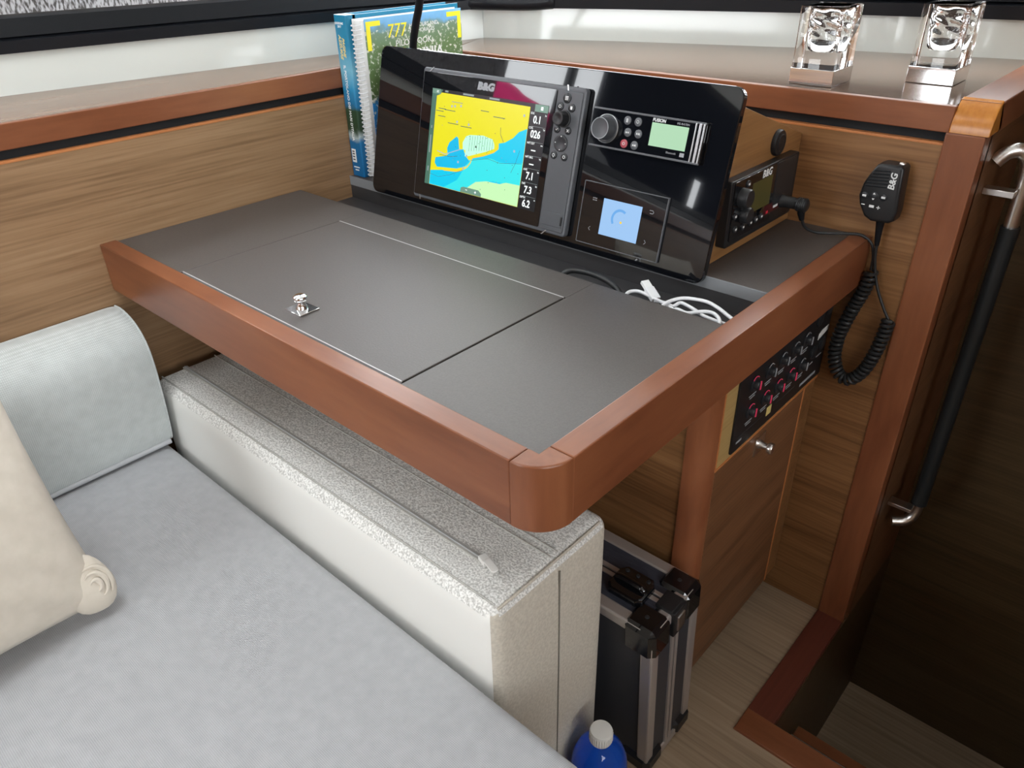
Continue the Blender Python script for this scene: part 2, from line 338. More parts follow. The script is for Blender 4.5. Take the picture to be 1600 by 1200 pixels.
# ================================================================== the setting
YW, ZW, ZLB, ZLT = 0.858, 0.165, 0.180, 0.218
XP, XP2 = 1.068, 1.123
def struct(mb, name, mat, label, cat, **kw): return tag(mb.build(name, mat, **kw), label, cat, kind='structure')
struct(MB().box(-0.02, 3.2, -2.6, 0.50, FZ - 0.06, FZ).box(-0.02, XP + 0.03, 0.50, YW + 0.02, FZ - 0.06, FZ), 'floor', 'floor_wood', 'light oak cabin floor beside the tool case', 'floor')
struct(MB().box(1.10, 3.2, 0.45, 1.25, -1.40, -1.342), 'floor.001', 'floor_wood', 'light oak floor at the bottom of the dark stairwell', 'floor')
wl = struct(MB().box(-0.03, 0.0, -2.5, YW + 0.01, FZ, ZW - 0.003), 'wall_left', 'veneer_y', 'walnut veneer hull panel behind the grey settee', 'wall')
MB().box(-0.03, -0.012, -2.5, YW + 0.01, ZW - 0.004, ZLB + 0.004).build('shadow_gap', 'groove_black', wl)
MB().box(-0.012, 0.0006, -2.5, YW, ZW - 0.004, ZW, b=0.0005).build('edge_band', 'edge_band', wl)
wb = struct(MB().box(-0.02, XP + 0.001, YW, YW + 0.03, FZ, ZW - 0.003), 'wall_back', 'veneer_x', 'walnut veneer bulkhead panel behind the hand microphone', 'wall')
MB().box(-0.01, XP, YW + 0.012, YW + 0.03, ZW - 0.004, ZLB + 0.004).build('shadow_gap', 'groove_black', wb)
MB().box(-0.0, XP, YW - 0.0006, YW + 0.012, ZW - 0.004, ZW, b=0.0005).build('edge_band', 'edge_band', wb)
# foot of the white coach roof side, following the curve of the hull
HP = [(-0.36, -2.5), (-0.33, -0.7), (-0.259, 0.0), (-0.216, 0.343), (-0.168, 0.657), (-0.085, 1.06), (0.25, 1.19), (0.616, 1.305), (1.047, 1.385), (1.35, 1.43)]
top_l = struct(MB().prism([(-0.004, -2.5), (-0.004, YW + 0.006), (-0.02, YW + 0.02), HP[5], HP[4], HP[3], HP[2], HP[1], HP[0]], ZLB, ZLT - 0.0012), 'trim_1', 'veneer_top_y', 'walnut ledge along the hull under the white window wall', 'ledge')
MB().box(-0.013, 0.0, -2.5, YW + 0.0, ZLB, ZLT, b=0.0015).build('edge', 'mahogany_y', top_l)
top_b = struct(MB().prism([(-0.004, YW + 0.006), (XP, YW + 0.006), (XP, 1.39), HP[7], HP[6], HP[5]], ZLB, ZLT - 0.0006), 'trim_2', 'veneer_top', 'polished walnut counter ledge carrying two glass candle holders', 'ledge')
MB().box(0.0, XP + 0.004, YW - 0.0, YW + 0.014, ZLB, ZLT, b=0.0015).build('edge', 'mahogany_x', top_b)
# corner post with its bent amber head and the side moulding of the ledge
post = struct(MB().box(XP, XP2, YW - 0.004, YW + 0.04, FZ, 0.182, b=0.003), 'trim_3', 'mahogany_z', 'red brown corner post at the stairwell, right of the microphone', 'post')
cy, cz, rr = YW + 0.046, 0.182, 0.050
hd = MB(); hd.prism(arc(cy, cz, rr, 180, 112, 8) + [(cy + 0.01, cz + 0.01), (cy + 0.01, cz)], XP + 0.004, XP2 + 0.004, 'yz', b=0.0015); hd.build('post_head', 'amber', post)
sm = MB(); sm.prism([(YW + 0.02, 0.2255), (1.40, 0.2255), (1.40, 0.180), (YW + 0.046, 0.180)], XP + 0.002, XP2 + 0.004, 'yz', b=0.002)
struct(sm, 'trim_4', 'mahogany_y', 'red brown moulding along the stairwell side of the counter ledge', 'moulding')
struct(MB().box(XP2 - 0.02, XP2, YW + 0.03, 1.19, FZ - 0.011, 0.182), 'wall_stair', 'veneer_door', 'walnut side panel of the stairwell beside the handrail', 'wall')  # darker veneer here puts the stairwell shade into the panel colour
struct(MB().box(XP2 - 0.02, XP2 - 0.0005, 0.50, 1.19, -1.34, FZ - 0.012), 'wall_well', 'veneer_shaded', 'shade-toned lower side of the stairwell under the floor edge', 'wall')
struct(MB().box(XP2 - 0.01, 3.2, 1.17, 1.20, -1.36, 1.2), 'wall_front', 'veneer_shaded', 'shade-toned walnut wall at the far end of the stairwell', 'wall')
struct(MB().box(XP2, 3.2, 0.47, 0.50, -1.34, FZ - 0.01), 'wall_riser', 'veneer_shaded', 'shade-toned riser under the front edge of the stairwell', 'wall')
struct(MB().box(XP, XP2 - 0.001, 0.528, YW - 0.004, FZ - 0.012, FZ + 0.005, b=0.002), 'trim_5', 'mahogany_dark', 'red brown floor edging running from the corner post', 'floor edging')
struct(MB().prism([(XP, 0.474), (3.2, 0.474), (3.2, 0.53), (XP, 0.53)], FZ - 0.012, FZ + 0.006, b=0.002), 'trim_6', 'mahogany_x', 'red brown floor edging along the front of the stairwell', 'floor edging')
st = struct(MB().box(XP2 + 0.004, 2.4, 0.50, 0.672, -1.03, -1.0), 'step', 'veneer_shaded', 'stairwell step with a silver strip under the floor edging', 'step')
MB().box(XP2 + 0.005, 2.4, 0.640, 0.654, -1.002, -0.996, b=0.001).build('grip_strip', 'silver', st)
MB().box(XP2 + 0.008, 2.4, 0.655, 0.682, -1.035, -0.997, b=0.001).build('nosing', 'mahogany_x', st)
# white side under the windows
def sweep(mb, prof, pts, off=0.0, mi=0):
    """profile (outward offset, z) swept along a plan polyline"""
    n = len(pts); rings = []
    for i, p in enumerate(pts):
        a = Vector(pts[max(i - 1, 0)]); c = Vector(pts[min(i + 1, n - 1)]); t = (c - a).normalized(); nn = Vector((-t.y, t.x))
        rings.append([mb.bm.verts.new((p[0] + nn.x * o, p[1] + nn.y * o, z)) for o, z in prof])
    for A, B in zip(rings, rings[1:]):
        for k in range(len(prof)):
            k2 = (k + 1) % len(prof); f = mb.bm.faces.new((A[k], A[k2], B[k2], B[k])); f.material_index = mi
    for q in (rings[0], rings[-1][::-1]): mb.bm.faces.new(q)
    return mb
struct(sweep(MB(), [(0.0, ZLT - 0.004), (0.005, 0.284), (0.05, 0.284), (0.05, ZLT - 0.004)], HP[:6] + [(-0.070, 1.14)]), 'wall_hull', 'gelcoat', 'white glossy hull side under the long window', 'wall')
struct(sweep(MB(), [(0.0, ZLT - 0.004), (0.005, 0.286), (0.05, 0.286), (0.05, ZLT - 0.004)], HP[5:]), 'wall_coachroof', 'gelcoat', 'white glossy wall behind the glass candle holders', 'wall')
w1 = struct(sweep(MB(), [(-0.004, 0.284), (-0.006, 0.304), (0.045, 0.312), (0.05, 0.284)], HP[:6]), 'window_1', 'black_frame', 'long hull window in a black frame above the settee', 'window')
sweep(MB(), [(0.006, 0.309), (0.008, 0.338), (0.045, 0.342), (0.045, 0.309)], HP[:6]).build('gasket', 'black_rubber', w1)
sweep(MB(), [(0.030, 0.338), (0.048, 0.80), (0.053, 0.80), (0.035, 0.338)], HP[:6]).build('pane', 'window_glass', w1)
sweep(MB(), [(0.036, 0.80), (0.036, 0.86), (0.07, 0.86), (0.07, 0.80)], HP[:6]).build('top_rail', 'black_frame', w1)
for (x, y0_, y1_) in ((-0.350, -0.58, -0.545), (-0.28, 0.53, 0.59)):
    MB().prism([(x, y0_), (x + 0.02, y0_), (x + 0.02, y1_), (x, y1_)], 0.33, 0.82).build('mullion', 'black_frame', w1)
for (x, y0_, y1_) in ((-0.385, -1.70, -0.80), (-0.392, -2.5, -1.82)):  # added dark panels that cut off the sky reflected in the console
    MB().prism([(x, y0_), (x + 0.02, y0_), (x + 0.02, y1_), (x, y1_)], 0.33, 0.82).build('sky_blocker', 'blocker_navy', w1)
MB().box(-0.389, -0.37, -1.82, -1.70, 0.47, 0.82).build('sky_blocker', 'blocker_navy', w1)
w2 = struct(sweep(MB(), [(-0.004, 0.286), (-0.006, 0.310), (0.045, 0.318), (0.05, 0.286)], HP[5:]), 'window_2', 'black_frame', 'front window in a black frame behind the candle holders', 'window')
sweep(MB(), [(0.004, 0.316), (0.006, 0.40), (0.045, 0.41), (0.045, 0.316)], HP[5:]).build('gasket', 'black_rubber', w2)
sweep(MB(), [(0.030, 0.405), (0.10, 0.80), (0.105, 0.80), (0.035, 0.405)], HP[5:]).build('pane', 'window_glass', w2)
MB().tube(smooth([(-0.105, 1.02, 0.30), (-0.06, 1.065, 0.297), (0.03, 1.105, 0.297), (0.09, 1.13, 0.302)], 6), [0.012] + [0.017] * 17 + [0.012], 10).build('corner_seal', 'black_frame', w2)
struct(MB().box(-0.6, 0.1, -2.65, 1.6, 1.22, 1.28).box(0.7, 3.3, -2.65, 1.6, 1.22, 1.28).box(0.1, 0.7, -0.15, 1.6, 1.22, 1.28).box(0.1, 0.7, -2.65, -0.65, 1.22, 1.28), 'ceiling', 'ceiling_white', 'white cabin ceiling with an open deck hatch', 'ceiling')
struct(MB().box(3.2, 3.26, -2.65, 1.25, -1.4, 0.30).box(3.2, 3.26, -2.65, 1.25, 0.90, 1.25).box(3.2, 3.26, 0.10, 1.25, 0.30, 0.90).box(3.2, 3.26, -2.65, -2.0, 0.30, 0.90), 'wall_right', 'veneer_y', 'walnut cabin side with a long window opposite the chart table', 'wall')
struct(MB().box(-0.5, 0.0, -2.66, -2.6, FZ, 1.25).box(0.9, 3.26, -2.66, -2.6, FZ, 1.25).box(0.0, 0.9, -2.66, -2.6, FZ, 0.15).box(0.0, 0.9, -2.66, -2.6, 0.95, 1.25), 'wall_aft', 'veneer_x', 'walnut aft bulkhead with the companionway opening', 'wall')
blk = tag(MB().box(2.28, 3.18, -2.55, 0.38, FZ, -0.06).build('light_blocker_unit', 'veneer_y'), 'added unseen walnut block keeping far window light off the floor', 'light blocker')  # added out of view to block far window light from the floor
MB().box(2.25, 3.19, -2.56, 0.40, -0.06, -0.02, b=0.003).build('blocker_top', 'ceiling_white', blk)
struct(MB().box(1.64, 1.70, 0.535, 1.17, -1.34, 1.22), 'wall_light_block', 'veneer_door', 'added walnut partition shielding the stairwell from window light', 'wall')  # unseen partition, added to keep side light out of the stairwell
struct(sweep(MB(), [(0.036, 0.86), (0.036, 1.25), (0.07, 1.25), (0.07, 0.86)], HP[:6]), 'wall_left_upper', 'ceiling_white', 'white strip of cabin side above the hull window', 'wall')
struct(sweep(MB(), [(0.09, 0.80), (0.09, 1.25), (0.14, 1.25), (0.14, 0.80)], HP[5:]), 'wall_back_upper', 'ceiling_white', 'white strip of cabin front above the front window', 'wall')
def shf(o): return lambda u, v: (-0.385 + o + 0.13 * u - 0.012 * math.sin(u * 21) * v, -0.29 + 0.99 * u, 0.325 + 0.34 * v)
sh = MB(); sh.grid(shf(0.0), 30, 6); sh.grid(shf(-0.006), 30, 6)
tw = MB(); tw.grid(lambda u, v: (-0.410 - 0.008 * math.sin(u * 14), -0.68 + 0.36 * u, 0.315 + (0.115 + 0.030 * u) * v), 24, 4)
tag(tw.build('towel_stand_in', 'pink_cloth', calc=False), 'pink towel standing in for something pink mirrored in the chart plotter', 'towel')  # stands in for an unknown pink thing known only from its reflection
tag(sh.build('sun_shade', 'shade_knit', calc=False), 'grey knitted sun shade hanging outside the hull window', 'sun shade')

# ================================================================== chart table
L, RW, WI, WR, RAD, H = 1.0, 0.0318, 0.0295, 0.0318, 0.0459, 0.0823
XI = L - WR
ct = thing('chart_table', 'chart table with dark leather top and red brown wooden rails', 'table', (0.5, 0.3, -0.10))
MB().box(0.001, L - RAD - 0.0004, 0.0, WI, -H, 0.003, b=0.0018, seg=2).build('front_rail', 'mahogany_x', ct)
MB().box(XI, L, RAD + 0.0004, YW - 0.001, -H, 0.003, b=0.0018, seg=2).build('side_rail', 'mahogany_y', ct)
MB().prism(arc(L - RAD, RAD, RAD, -90, 0, 14) + [(XI, RAD), (XI, WI), (L - RAD, WI)], -H - 0.0005, 0.0032, b=0.002).build('corner_block', 'mahogany_z', ct)
LX0, LX1, LY0, LY1 = 0.2255, 0.7505, 0.0345, 0.342
g = 0.0024
tt = MB(); tt.box(0.001, LX0 - g, WI, 0.411, -0.02, 0.0, b=0.0008); tt.box(LX1 + g, XI, WI, 0.411, -0.02, 0.0, b=0.0008); tt.box(LX0 - g, LX1 + g, LY1 + g, 0.411, -0.02, 0.0); tt.box(LX0 - g, LX1 + g, WI, LY0 - g, -0.02, 0.0)
tt.build('table_top', 'leather', ct)
MB().box(0.001, XI, WI, 0.411, -0.078, -0.022).build('chart_box', 'tray_dark', ct)
lid = MB().box(LX0, LX1, LY0, LY1, -0.02, 0.0008, b=0.001).build('lid', 'leather', ct)
MB().box(LX0, LX1, LY0 - 0.0002, LY0 + 0.0016, -0.004, 0.0012).build('lid_edge_highlight', 'strip_highlight', lid)  # light strips paint the bevel highlight along the lid edges
MB().box(LX0 + 0.0, LX1, LY1 - 0.0014, LY1 + 0.0004, -0.004, 0.0012).build('lid_edge_highlight', 'strip_highlight', lid)
k = math.radians(0); kf = Frame((0.4925, 0.0745, 0.0008))
MB(kf).box(-0.0185, 0.0185, -0.0165, 0.0165, 0, 0.0025, b=0.0006).build('latch_plate', 'chrome', lid)
MB(kf).lathe([(0.0085, 0.002), (0.0075, 0.006), (0.006, 0.010), (0.006, 0.014), (0.0095, 0.016), (0.0105, 0.019), (0.0095, 0.022), (0.006, 0.0235)], n=24).build('latch_knob', 'chrome', lid)
MB().box(0.001, XI, 0.411, 0.540, -0.052, -0.046).box(0.001, XI, 0.408, 0.411, -0.052, -0.002).box(0.001, XI, 0.5385, 0.5405, -0.052, -0.004).build('cable_tray', 'tray_dark', ct)
MB().box(0.001, XI, 0.5395, YW - 0.001, -0.02, 0.0, b=0.0008).build('rear_shelf', 'leather_shelf', ct)
MB().box(0.001, XI, 0.5373, 0.5393, -0.0185, 0.0012, b=0.0005).build('edge_strip', 'strip_grey', ct)
MB().box(0.001, XI, 0.0295, YW - 0.001, -0.082, -0.079).build('underside', 'veneer_x', ct)

# ================================================================== instrument console
TH = 0.23
DF = Frame((0, 0.525, -0.011), (1, 0, 0), (0, math.sin(TH), math.cos(TH)), (0, -math.cos(TH), math.sin(TH)))
con = thing('instrument_console', 'sloping glossy black instrument console standing on the chart table', 'console', (0.48, 0.55, 0.0))
MB(DF).prism(rrect(0.092, 0.869, 0.0, 0.2815, 0.016), -0.012, 0.0, b=0.0015).build('face_panel', 'black_gloss', con)
ck = [(0.546, 0.001), (YW - 0.001, 0.001), (YW - 0.001, 0.150), (0.645, 0.2234), (0.6035, 0.2385)]
chk = MB().prism(ck, 0.835, 0.850, 'yz', b=0.0008).build('side_cheek', 'veneer_diag', con)
MB().prism(ck, 0.100, 0.112, 'yz', b=0.0008).build('side_cheek', 'veneer_diag', con)
MB().prism([(0.6035, 0.2385), (0.645, 0.2234), (YW - 0.002, 0.150), (YW - 0.002, 0.143), (0.6, 0.226)], 0.112, 0.835, 'yz').build('cover_board', 'veneer_x', con)
CF = Frame((0.850, 0, 0), (0, 1, 0), (0, 0, 1), (1, 0, 0))
cap = MB(CF).lathe([(0.021, 0), (0.021, 0.004), (0.0195, 0.007), (0.012, 0.0085)], c=(0.7605, 0.153, 0)).build('socket_cover', 'black_plastic', con)
MB(CF).tube([(0.7605 + 0.013 * math.cos(a), 0.153 + 0.013 * math.sin(a), 0.0082) for a in [2 * PI * i / 24 for i in range(24)]], 0.001, 6, closed=True).build('rim', 'black_satin', cap)

# ---- chart plotter
pl = thing('chart_plotter', 'large chart plotter showing a yellow and turquoise sea chart', 'chart plotter', (0.42, 0.53, 0.0))
P0, P1, Q0, Q1 = 0.2325, 0.611, 0.016, 0.2525
body = MB(DF).prism(rrect(P0, P1, Q0, Q1, 0.006), 0.0002, 0.013, b=0.003, seg=3).build('housing', 'bezel_grey', pl)
MB(DF).prism(rrect(P0 + 0.0035, 0.5545, Q0 + 0.006, Q1 - 0.007, 0.003), 0.0125, 0.0142, b=0.0006).build('front_glass', 'black_gloss', pl)
MB(DF).prism(rrect(0.556, P1 - 0.004, Q0 + 0.006, Q1 - 0.007, 0.003), 0.0125, 0.0148, b=0.0008).build('keypad_strip', 'keypad_grey', pl)
for (u, v, a) in ((0.2562, 0.2497, 1), (0.253, 0.0175, -1), (0.575, 0.2500, -1), (0.568, 0.0165, 1)):
    MB(DF).prism([(u - 0.0035 - 0.003 * a, v - 0.0042), (u - 0.001 - 0.003 * a, v - 0.0042), (u + 0.0025 + 0.003 * a, v + 0.0042), (u - 0.0 + 0.003 * a, v + 0.0042)], 0.0128, 0.0138).build('corner_clip', 'silver', pl)
scr = MB(DF)
SX0, SX1, SY0, SY1, BX = 0.264, 0.5415, 0.045, 0.2185, 0.5035
def sp(pts, lay, mi): scr.poly([(u, v, 0.0143 + 0.00012 * lay) for u, v in pts], mi)
SM = ['scr_black', 'scr_land', 'scr_sea', 'scr_mid', 'scr_sand', 'scr_lag', 'scr_mint', 'scr_bar', 'scr_head', 'scr_line', 'scr_orange', 'scr_white', 'scr_purple', 'scr_grey']
def rc(x0, x1, y0, y1): return [(x0, y0), (x1, y0), (x1, y1), (x0, y1)]
sp(rc(SX0, SX1, SY0, SY1), 0, 0)
sp(rc(0.2755, 0.5025, 0.046, 0.2125), 1, 1)
sea = [(0.5020, 0.177), (0.4845, 0.1693), (0.4728, 0.1577), (0.4558, 0.1481), (0.4413, 0.1442), (0.4422, 0.1353), (0.4322, 0.128), (0.4093, 0.1187), (0.3821, 0.1109), (0.3786, 0.101), (0.3714, 0.0925), (0.3571, 0.0842), (0.3436, 0.0807), (0.3118, 0.0779), (0.2762, 0.0722), (0.2762, 0.0465), (0.5020, 0.0465)]
mid = [(0.376, 0.1064), (0.4292, 0.1172), (0.4492, 0.1134), (0.4743, 0.1147), (0.5020, 0.1206), (0.5020, 0.0833), (0.4805, 0.0806), (0.4358, 0.0786), (0.3941, 0.0688), (0.3627, 0.0486), (0.3165, 0.0470), (0.3494, 0.0658), (0.3622, 0.085)]
sand = [(0.3600, 0.0468), (0.3755, 0.0559), (0.3972, 0.0706), (0.423, 0.0763), (0.4555, 0.0773), (0.4700, 0.082), (0.5020, 0.0829), (0.5020, 0.0466)]
lag1 = [(0.3376, 0.1421), (0.3423, 0.1393), (0.3474, 0.1199), (0.3179, 0.1094), (0.3158, 0.1187), (0.3203, 0.129)]
lag2 = [(0.287, 0.0973), (0.3151, 0.1041), (0.3247, 0.1116), (0.358, 0.1226), (0.3649, 0.1118), (0.3764, 0.1041), (0.3662, 0.0929), (0.3463, 0.0861), (0.2931, 0.0809), (0.2866, 0.0874)]
mint = [(0.3545, 0.1339), (0.3612, 0.1454), (0.3708, 0.1491), (0.4036, 0.1525), (0.427, 0.1489), (0.4323, 0.1406), (0.4328, 0.1338), (0.4146, 0.1264), (0.3766, 0.1136), (0.3634, 0.1104), (0.3634, 0.1211), (0.3563, 0.1224)]
def stroke(pts, w, lay, mi):
    for a, b2 in zip(pts, pts[1:]):
        d = Vector((b2[0] - a[0], b2[1] - a[1])); 
        if d.length == 0: continue
        nn = Vector((-d.y, d.x)).normalized() * w / 2
        sp([(a[0] - nn.x, a[1] - nn.y), (b2[0] - nn.x, b2[1] - nn.y), (b2[0] + nn.x, b2[1] + nn.y), (a[0] + nn.x, a[1] + nn.y)], lay, mi)
sp(sea, 2, 2); sp(mid, 3, 3); sp(sand, 4, 4); sp(lag1, 3, 5); sp(lag2, 4, 5); sp(mint, 5, 6)
stroke(sea[4:14], 0.0022, 4, 10)
for i in range(10): x = 0.372 + i * 0.0062; stroke([(x, 0.121 + i * 0.001), (x, 0.1495 + (0.002 if 2 < i < 7 else -0.001))], 0.0007, 6, 9)
stroke([(0.4422, 0.1713), (0.4435, 0.1603), (0.4526, 0.1481)], 0.001, 5, 9); stroke([(0.290, 0.1100), (0.312, 0.1065), (0.352, 0.1215)], 0.0016, 6, 12); stroke([(0.297, 0.1040), (0.325, 0.1040), (0.345, 0.108)], 0.0008, 6, 9)
stroke([(0.2762, 0.066), (0.300, 0.0635), (0.330, 0.072), (0.362, 0.086)], 0.0006, 5, 9); stroke([(0.38, 0.106), (0.42, 0.115), (0.45, 0.112), (0.50, 0.119)], 0.0006, 5, 9); stroke([(0.478, 0.10), (0.486, 0.118), (0.492, 0.14)], 0.0007, 5, 9)
for (u, v) in ((0.318, 0.192), (0.326, 0.193), (0.341, 0.195), (0.335, 0.167), (0.365, 0.166), (0.492, 0.197), (0.348, 0.098), (0.3625, 0.089), (0.368, 0.112), (0.480, 0.137)): sp(rc(u - 0.002, u + 0.002, v - 0.002, v + 0.002), 7, 12)
random.seed(3)
for i in range(46):
    u, v = random.uniform(0.285, 0.495), random.uniform(0.055, 0.205); w = random.choice((0.0008, 0.0008, 0.010, 0.014)) if v > 0.16 else 0.0008
    sp(rc(u - w, min(u + w, 0.501), v - 0.0006, v + 0.0006), 7, 9 if random.random() < 0.75 else 13)
sp([(0.3885, 0.134), (0.3912, 0.1295), (0.3865, 0.1295)], 8, 0)
sp([(0.264, 0.2175), (0.292, 0.2175), (0.286, 0.2095), (0.2765, 0.206), (0.2755, 0.046), (0.264, 0.046)], 8, 7); sp(rc(0.264, 0.286, 0.2095, 0.2180), 9, 8)
for v in (0.212, 0.2135, 0.215): stroke([(0.2755, v), (0.281, v)], 0.0006, 10, 11)
for v0, v1 in ((0.070, 0.079), (0.104, 0.136), (0.148, 0.153)): sp(rc(0.2685, 0.2715, v0, v1), 9, 13)
sp([(0.3618, 0.0546), (0.3684, 0.057), (0.4068, 0.0572), (0.4144, 0.0521), (0.4147, 0.0466), (0.3613, 0.0466)], 8, 8)
stroke([(0.374, 0.0525), (0.379, 0.0525)], 0.0012, 9, 11); stroke([(0.397, 0.0520), (0.402, 0.0520)], 0.0012, 9, 11); stroke([(0.3995, 0.0495), (0.3995, 0.0545)], 0.0012, 9, 11)
for (u0, u1) in ((0.297, 0.305), (0.343, 0.370), (0.408, 0.432)): sp(rc(u0, u1, 0.2142, 0.2172), 5, 13)
sp(rc(0.513, 0.5415, 0.2065, 0.2180), 5, 8); sp(rc(0.526, 0.531, 0.2095, 0.2150), 6, 11)
rows = [(0.1936, 'SOG', 'kn', '0.1'), (0.1705, 'COG', '\u00b0M', '026'), (0.1459, 'WPT DST', 'nm', '---'), (0.1231, 'WPT BRG', '\u00b0M', '---'), (0.1022, 'AWS', 'kn', '7.1'), (0.0787, 'TWS', 'kn', '7.3'), (0.0556, 'DEPTH', 'm', '6.2')]
for v, *_ in rows[1:]: stroke([(0.510, v + 0.0122), (0.540, v + 0.0122)], 0.0004, 5, 13)
disp = scr.build('display', SM, pl, calc=False)
for v, cap_, un, val in rows:
    text(val, 0.0170 if val != '---' else 0.012, 'scr_white', disp, DF, (0.5215, v - 0.0005, 0.0150), ext=0.0002, bold=0.0004, sx=0.85)
    text(cap_, 0.0050, 'scr_white', disp, DF, (0.5055, v + 0.0096, 0.0150), ext=0.0002, align='LEFT', sx=0.8); text(un, 0.0045, 'scr_white', disp, DF, (0.5405, v + 0.0085, 0.0150), ext=0.0002, align='RIGHT', sx=0.8)
text('B&G', 0.0165, 'grey_print', pl, DF, (0.396, 0.2328, 0.0142), bold=0.0011, shear=0.12, sx=1.25)
def btn(parent, fr, u, v, r, n0, n1, mat='button_dark', name='button'): return MB(fr).lathe([(r, n0), (r, n1 - 0.0006), (r * 0.88, n1)], c=(u, v, 0), n=22).build(name, mat, parent)
for (u, v, r, ic) in ((0.577, 0.2342, 0.0078, 'grid'), (0.5655, 0.2206, 0.0066, 'ring'), (0.5889, 0.2204, 0.0066, 'sq'), (0.5656, 0.1852, 0.0060, 'ok'), (0.5884, 0.1853, 0.0060, 'x'), (0.5667, 0.1444, 0.0062, 'pin'), (0.5885, 0.1441, 0.0062, 'pw')):
    b_ = btn(pl, DF, u, v, r, 0.0145, 0.0166); m = MB(DF); z = 0.0167
    if ic == 'grid':
        for a in (-1, 0, 1):
            for c in (-1, 0, 1): m.box(u + a * 0.0022 - 0.0008, u + a * 0.0022 + 0.0008, v + c * 0.0022 - 0.0008, v + c * 0.0022 + 0.0008, z - 0.0003, z)
    elif ic == 'x': m.tube([(u - 0.0022, v - 0.0022, z), (u + 0.0022, v + 0.0022, z)], 0.0005, 4); m.tube([(u - 0.0022, v + 0.0022, z), (u + 0.0022, v - 0.0022, z)], 0.0005, 4)
    elif ic == 'ok': m.tube([(u - 0.0022, v, z), (u - 0.0006, v - 0.0018, z), (u + 0.0024, v + 0.002, z)], 0.0005, 4)
    elif ic == 'sq': m.box(u - 0.002, u + 0.002, v - 0.0026, v + 0.0026, z - 0.0003, z)
    else: m.tube([(u + 0.0022 * math.cos(t), v + 0.0022 * math.sin(t), z) for t in [2 * PI * i / 14 for i in range(14)]], 0.0005, 4, closed=True)
    if ic == 'pin': m.box(u - 0.0005, u + 0.0005, v - 0.004, v - 0.002, z - 0.0003, z)
    m.build('icon', 'white_print', b_)
MB(DF).lathe([(0.0135, 0.0145), (0.0135, 0.0165), (0.0115, 0.017), (0.0115, 0.030), (0.0105, 0.0325), (0.0070, 0.0330), (0.0050, 0.0318)], c=(0.5765, 0.2025, 0), n=32).build('rotary_knob', 'black_plastic', pl)
dp = MB(DF).lathe([(0.0135, 0.0145), (0.0135, 0.0162), (0.012, 0.0168), (0.009, 0.0158)], c=(0.5773, 0.1647, 0), n=32).build('cursor_pad', 'button_dark', pl)
for a in range(4):
    u, v = 0.5773 + 0.0105 * math.cos(a * PI / 2), 0.1647 + 0.0105 * math.sin(a * PI / 2); MB(DF).box(u - 0.0008, u + 0.0008, v - 0.0008, v + 0.0008, 0.0163, 0.0169).build('mark', 'white_print', dp)
cd = MB(DF).box(0.5575, 0.6035, 0.030, 0.0525, 0.0145, 0.0156, b=0.0006).build('card_door', 'keypad_grey', pl); MB(DF).box(0.6005, 0.6035, 0.034, 0.0485, 0.0150, 0.0160).build('finger_notch', 'black_plastic', cd)

# ---- stereo
fu = thing('marine_stereo', 'black marine stereo with big round dial and pale green screen', 'stereo', (0.727, 0.56, 0.15))
F0, F1, G0, G1 = 0.6265, 0.8270, 0.1695, 0.2285
MB(DF).prism(rrect(F0, F1, G0, G1, 0.004), 0.0002, 0.008, b=0.0015).build('housing', 'black_gloss', fu)
for v in (G0 + 0.0015, G1 - 0.0015): MB(DF).box(F0 + 0.001, F1 - 0.001, v - 0.0016, v + 0.0016, 0.006, 0.0092, b=0.0008).build('trim_bar', 'bezel_grey', fu)
for u, w in ((0.8105, 0.0012), (0.8175, 0.0022), (0.8235, 0.0014)): MB(DF).box(u - w, u + w, G0 + 0.002, G1 - 0.002, 0.006, 0.0096, b=0.0006).build('chrome_bar', 'silver', fu)
dl = MB(DF).lathe([(0.0215, 0.0075), (0.0215, 0.0095), (0.0205, 0.0100), (0.0172, 0.0098), (0.0165, 0.026), (0.0155, 0.0280), (0.0135, 0.0275), (0.0, 0.0265)][:-1], c=(0.6575, 0.1985, 0), n=40).build('volume_dial', 'dial_grey', fu)
MB(DF).tube([(0.6575 + 0.0213 * math.cos(t), 0.1985 + 0.0213 * math.sin(t), 0.0098) for t in [2 * PI * i / 40 for i in range(40)]], 0.0008, 6, closed=True).build('dial_ring', 'silver', dl)
MB(DF).tube([(0.6575 + 0.0155 * math.cos(t), 0.1985 + 0.0155 * math.sin(t), 0.0279) for t in [2 * PI * i / 40 for i in range(40)]], 0.0007, 6, closed=True).build('dial_ring', 'grey_print', dl)
for i, (u, v) in enumerate(((0.6932, 0.2152), (0.7125, 0.2153), (0.6971, 0.1982), (0.7164, 0.1983), (0.6938, 0.1811), (0.7128, 0.1811))):
    b_ = btn(fu, DF, u, v, 0.0065, 0.0078, 0.0096, 'button_red' if i == 4 else 'bezel_grey'); m = MB(DF); z = 0.0099
    if i in (2, 3, 5):
        s_ = -1 if i == 2 else 1
        for d in (-0.0018, 0.0012): m.prism([(u + s_ * (d - 0.001), v - 0.0018), (u + s_ * (d - 0.001), v + 0.0018), (u + s_ * (d + 0.0014), v)], z - 0.0003, z)
        m.box(u + s_ * 0.003 - 0.0003, u + s_ * 0.003 + 0.0003, v - 0.0018, v + 0.0018, z - 0.0003, z)
    elif i == 0:
        for d in (-0.002, 0, 0.002): m.box(u - 0.0016, u + 0.0016, v + d - 0.0006, v + d + 0.0006, z - 0.0003, z)
    else: m.tube([(u + 0.002 * math.cos(t), v + 0.002 * math.sin(t), z) for t in [2 * PI * q / 12 for q in range(12)]], 0.0004, 4, closed=True)
    m.build('icon', 'white_print', b_)
MB(DF).box(0.7368, 0.7995, 0.1850, 0.2185, 0.0078, 0.0083).build('display', 'lcd_green', fu)
